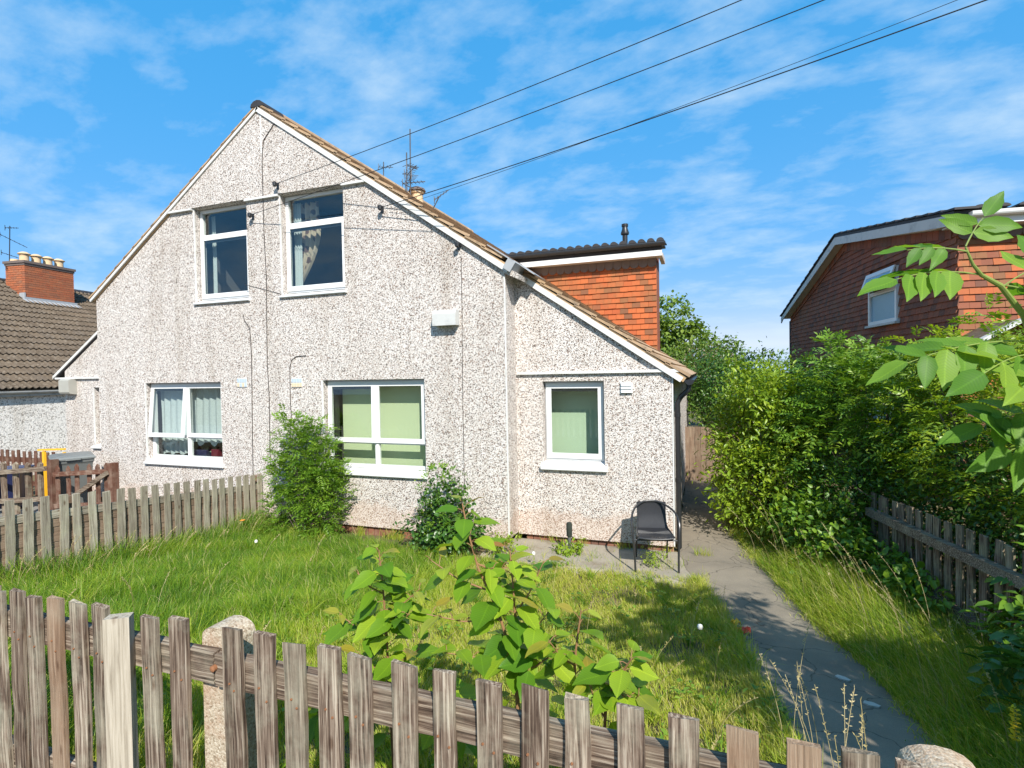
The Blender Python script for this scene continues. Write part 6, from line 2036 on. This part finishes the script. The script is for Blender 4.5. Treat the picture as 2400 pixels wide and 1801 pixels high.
sapling('straight leafy sapling right of the tallest one, with an upright reddish tip', [groundp(1225, SY + .05), sy(1213, 1600, SY + .04), sy(1210, 1480, SY + .04), sy(1203, 1380, SY + .04), sy(1195, 1290, SY + .04)], 30, .13, 3, 2,
        side=((.6, sy(1275, 1315, SY + .06), 6), (.45, sy(1290, 1430, SY - .02), 6), (.3, sy(1310, 1520, SY - .06), 6)))
sapling('thin sapling with a pale slanting stem and drooping leaves', [groundp(1330, SY + .02), sy(1345, 1600, SY), sy(1350, 1520, SY), sy(1362, 1430, SY)], 15, .13, 4, 2,
        side=((.5, sy(1285, 1500, SY - .08), 6),))
sapling('low leafy sapling leaning out at the right end of the sapling row', [groundp(1400, SY - .02), sy(1420, 1640, SY - .05), sy(1455, 1580, SY - .08), sy(1480, 1545, SY - .1)], 18, .14, 5, 2,
        side=((.5, sy(1500, 1640, SY - .06), 6), (.3, sy(1380, 1600, SY - .12), 5)))
sapling('small undergrowth sapling peeping through the fence gaps', [groundp(1060, SY + .12), sy(1050, 1680, SY + .1), sy(1040, 1600, SY + .1)], 18, .14, 6, 1, side=((.5, sy(980, 1660, SY + .08), 7), (.5, sy(1130, 1680, SY + .08), 7)))
sapling('small shaded sapling low behind the pickets below the forked one', [groundp(800, SY + .06), sy(790, 1680, SY + .04), sy(800, 1600, SY + .04)], 14, .13, 7, 1, side=((.5, sy(730, 1660, SY), 6), (.6, sy(860, 1640, SY), 6)))

# ------------------------------------------------------------------ elder branch reaching in from the right
def compound(t, base, P, D, N, n_pairs, ln, sz, r):
    """a compound leaf as pieces: midrib and leaflets"""
    P, D, N = Vector(P), Vector(D).normalized(), Vector(N)
    N = (N - D * N.dot(D)).normalized(); S = N.cross(D)
    pts = [P + D * (ln * k / 5) - Vector((0, 0, 1)) * (ln * .22 * (k / 5) ** 2) for k in range(6)]
    mb = MB(); mb.tube([p - base for p in pts], [.0028, .0026, .0024, .0021, .0018, .0012], 6)
    mb.build('midrib', M_GREENSTEM, t, True)
    for p in range(n_pairs + 1):
        u = .38 + .62 * p / n_pairs
        k = min(int(u * 5), 4); c = pts[k].lerp(pts[k + 1], u * 5 - k)
        for sgn in ((0,) if p == n_pairs else (-1, 1)):
            d = D * (1 if sgn == 0 else .55) + S * sgn * .9 + Vector((0, 0, -.25 - .25 * r.random()))
            s = sz * r.uniform(.85, 1.15) * (1.1 if sgn == 0 else 1)
            link('leaflet', EL[r.randrange(3)], None, t, c - base, orient(d, N + Vector((r.uniform(-.3, .3), r.uniform(-.3, .3), 0))), (s, s * r.uniform(.9, 1.1), s))
def cam_pt(px, py, d): return Vector(CAM + ray(px, py) * d)
re_ = random.Random(3)
# the elder bush whose crown stands out of frame on the right; it shades the path
elder = plant('elder_bush', 'tall elder bush reaching a close-up branch of long pointed leaflets before the tile-hung house', 'shrub', (2.25, -4.55, .4),
      pinnate_foliage([(2.15, -4.6, 2.35, .70, .55, .75), (2.35, -4.2, 1.7, .60, .50, .65), (2.45, -4.9, 1.7, .6, .45, .7), (2.0, -4.2, 2.9, .5, .45, .4)], 620, .26, 3, .14, .45, big=True), M_LEAFMID, .02, 24, M_GREENSTEM)

eb = Vector((2.25, -4.55, .4))
stem_pts = [Vector((1.95, -4.6, .42)), Vector((1.70, -4.5, 1.0)), Vector((1.42, -4.35, 1.6)), cam_pt(2470, 1050, 1.95), cam_pt(2440, 860, 1.9), cam_pt(2400, 740, 1.85), cam_pt(2345, 670, 1.8), cam_pt(2300, 645, 1.78), cam_pt(2280, 620, 1.76), cam_pt(2263, 580, 1.75)]
mb = MB(); mb.tube([p - eb for p in stem_pts], [.018, .017, .0155, .013, .012, .0105, .0085, .0065, .005, .003], 9); mb.build('branch', M_GREENSTEM, elder, True)
RTV, UPV, FWV = Vector(RT), Vector(UP), Vector(FW)
def cdir(x, y, z=0): return RTV * x + UPV * y + FWV * z
compound(elder, eb, cam_pt(2300, 645, 1.78), cdir(-1, .16, -.1), cdir(.1, .8, -.55), 4, .31, .125, re_)
compound(elder, eb, cam_pt(2268, 590, 1.75), cdir(-.75, .25, .2), cdir(.2, .6, -.8), 3, .18, .09, re_)
compound(elder, eb, cam_pt(2263, 578, 1.75), cdir(.35, .75, .0), cdir(-.2, .4, -.8), 2, .14, .11, re_)
compound(elder, eb, cam_pt(2350, 672, 1.8), cdir(.7, .55, -.1), cdir(-.2, .5, -.8), 2, .24, .165, re_)
compound(elder, eb, cam_pt(2345, 668, 1.8), cdir(.9, -.05, .1), cdir(0, .7, -.7), 2, .24, .175, re_)
compound(elder, eb, cam_pt(2420, 800, 1.88), cdir(-1, .05, -.05), cdir(.1, .75, -.65), 4, .46, .155, re_)
compound(elder, eb, cam_pt(2430, 830, 1.9), cdir(-.8, .0, -.35), cdir(.0, .6, -.8), 2, .34, .18, re_)
compound(elder, eb, cam_pt(2445, 880, 1.92), cdir(-.55, .05, -.4), cdir(.2, .6, -.7), 2, .30, .165, re_)
compound(elder, eb, cam_pt(2465, 1040, 1.95), cdir(-.9, .12, -.25), cdir(.05, .35, -.9), 2, .22, .19, re_)
compound(elder, eb, cam_pt(2460, 960, 1.94), cdir(-.7, -.05, .1), cdir(.1, .6, -.7), 2, .22, .15, re_)

# ------------------------------------------------------------------ small flowers
p = on_x(568, 1222, -6.42)
pop = thing('poppy', 'single orange poppy in front of the silvery side fence', 'flower', (p[0], p[1], float(gz(p[0], p[1]))))
hz = p[2] - pop.location.z
mb = MB(); mb.tube([(0, 0, 0), (.01, 0, hz * .6), (0, 0, hz)], .003, 6); mb.build('stem', M_GREENSTEM, pop)
for k in range(5):
    a = k * 1.257
    o = link('petal', BLR[0].copy() if k == 0 else pet_me, None, pop, (0, 0, hz), orient((math.cos(a), math.sin(a), .55), (-math.cos(a) * .5, -math.sin(a) * .5, 1)), (.045, .07, .045))
    if k == 0:
        pet_me = o.data; pet_me.materials.clear(); pet_me.materials.append(M_POPPY)
p = on_z(2378, 1690, .62)
mu = thing('mullein', 'yellow flower spike standing in the verge grass', 'flower', (p[0], p[1], float(gz(p[0], p[1]))))
mb = MB(); mb.tube([(0, 0, 0), (.01, 0, .2), (0, 0, .42)], .004, 6); mb.build('stem', M_GREENSTEM, mu)
pm2 = pet_me.copy(); pm2.materials.clear(); pm2.materials.append(M_YFLOWER)
for k in range(34):
    a = k * 2.4; z = .24 + .005 * k
    link('petal', pm2, None, mu, (0, 0, z), orient((math.cos(a), math.sin(a), .3), (0, 0, 1)), (.026, .04, .026))
for px, lb in (((600, 1270), 'pale dandelion clock in the grass near the silvery side fence'), ((1640, 1520), 'pale dandelion clock in the grass near the red wrapper'), ((1250, 1300), 'pale dandelion clock at the lawn edge near the standpipe')):
    q = on_z(px[0], px[1] + 18, .06)
    t = thing('dandelion_clock', lb, 'flower', (q[0], q[1], float(gz(q[0], q[1]))), 0, 'dandelion clocks in the lawn')
    mb = MB(); mb.tube([(0, 0, 0), (.005, 0, .16)], .002, 5); mb.build('stem', M_GREENSTEM, t)
    mb = MB(); mb.lathe([(.004, .145), (.018, .153), (.023, .168), (.018, .183), (.004, .191)], .005, 0, 10); mb.build('seed_head', M_PUFF, t, True)
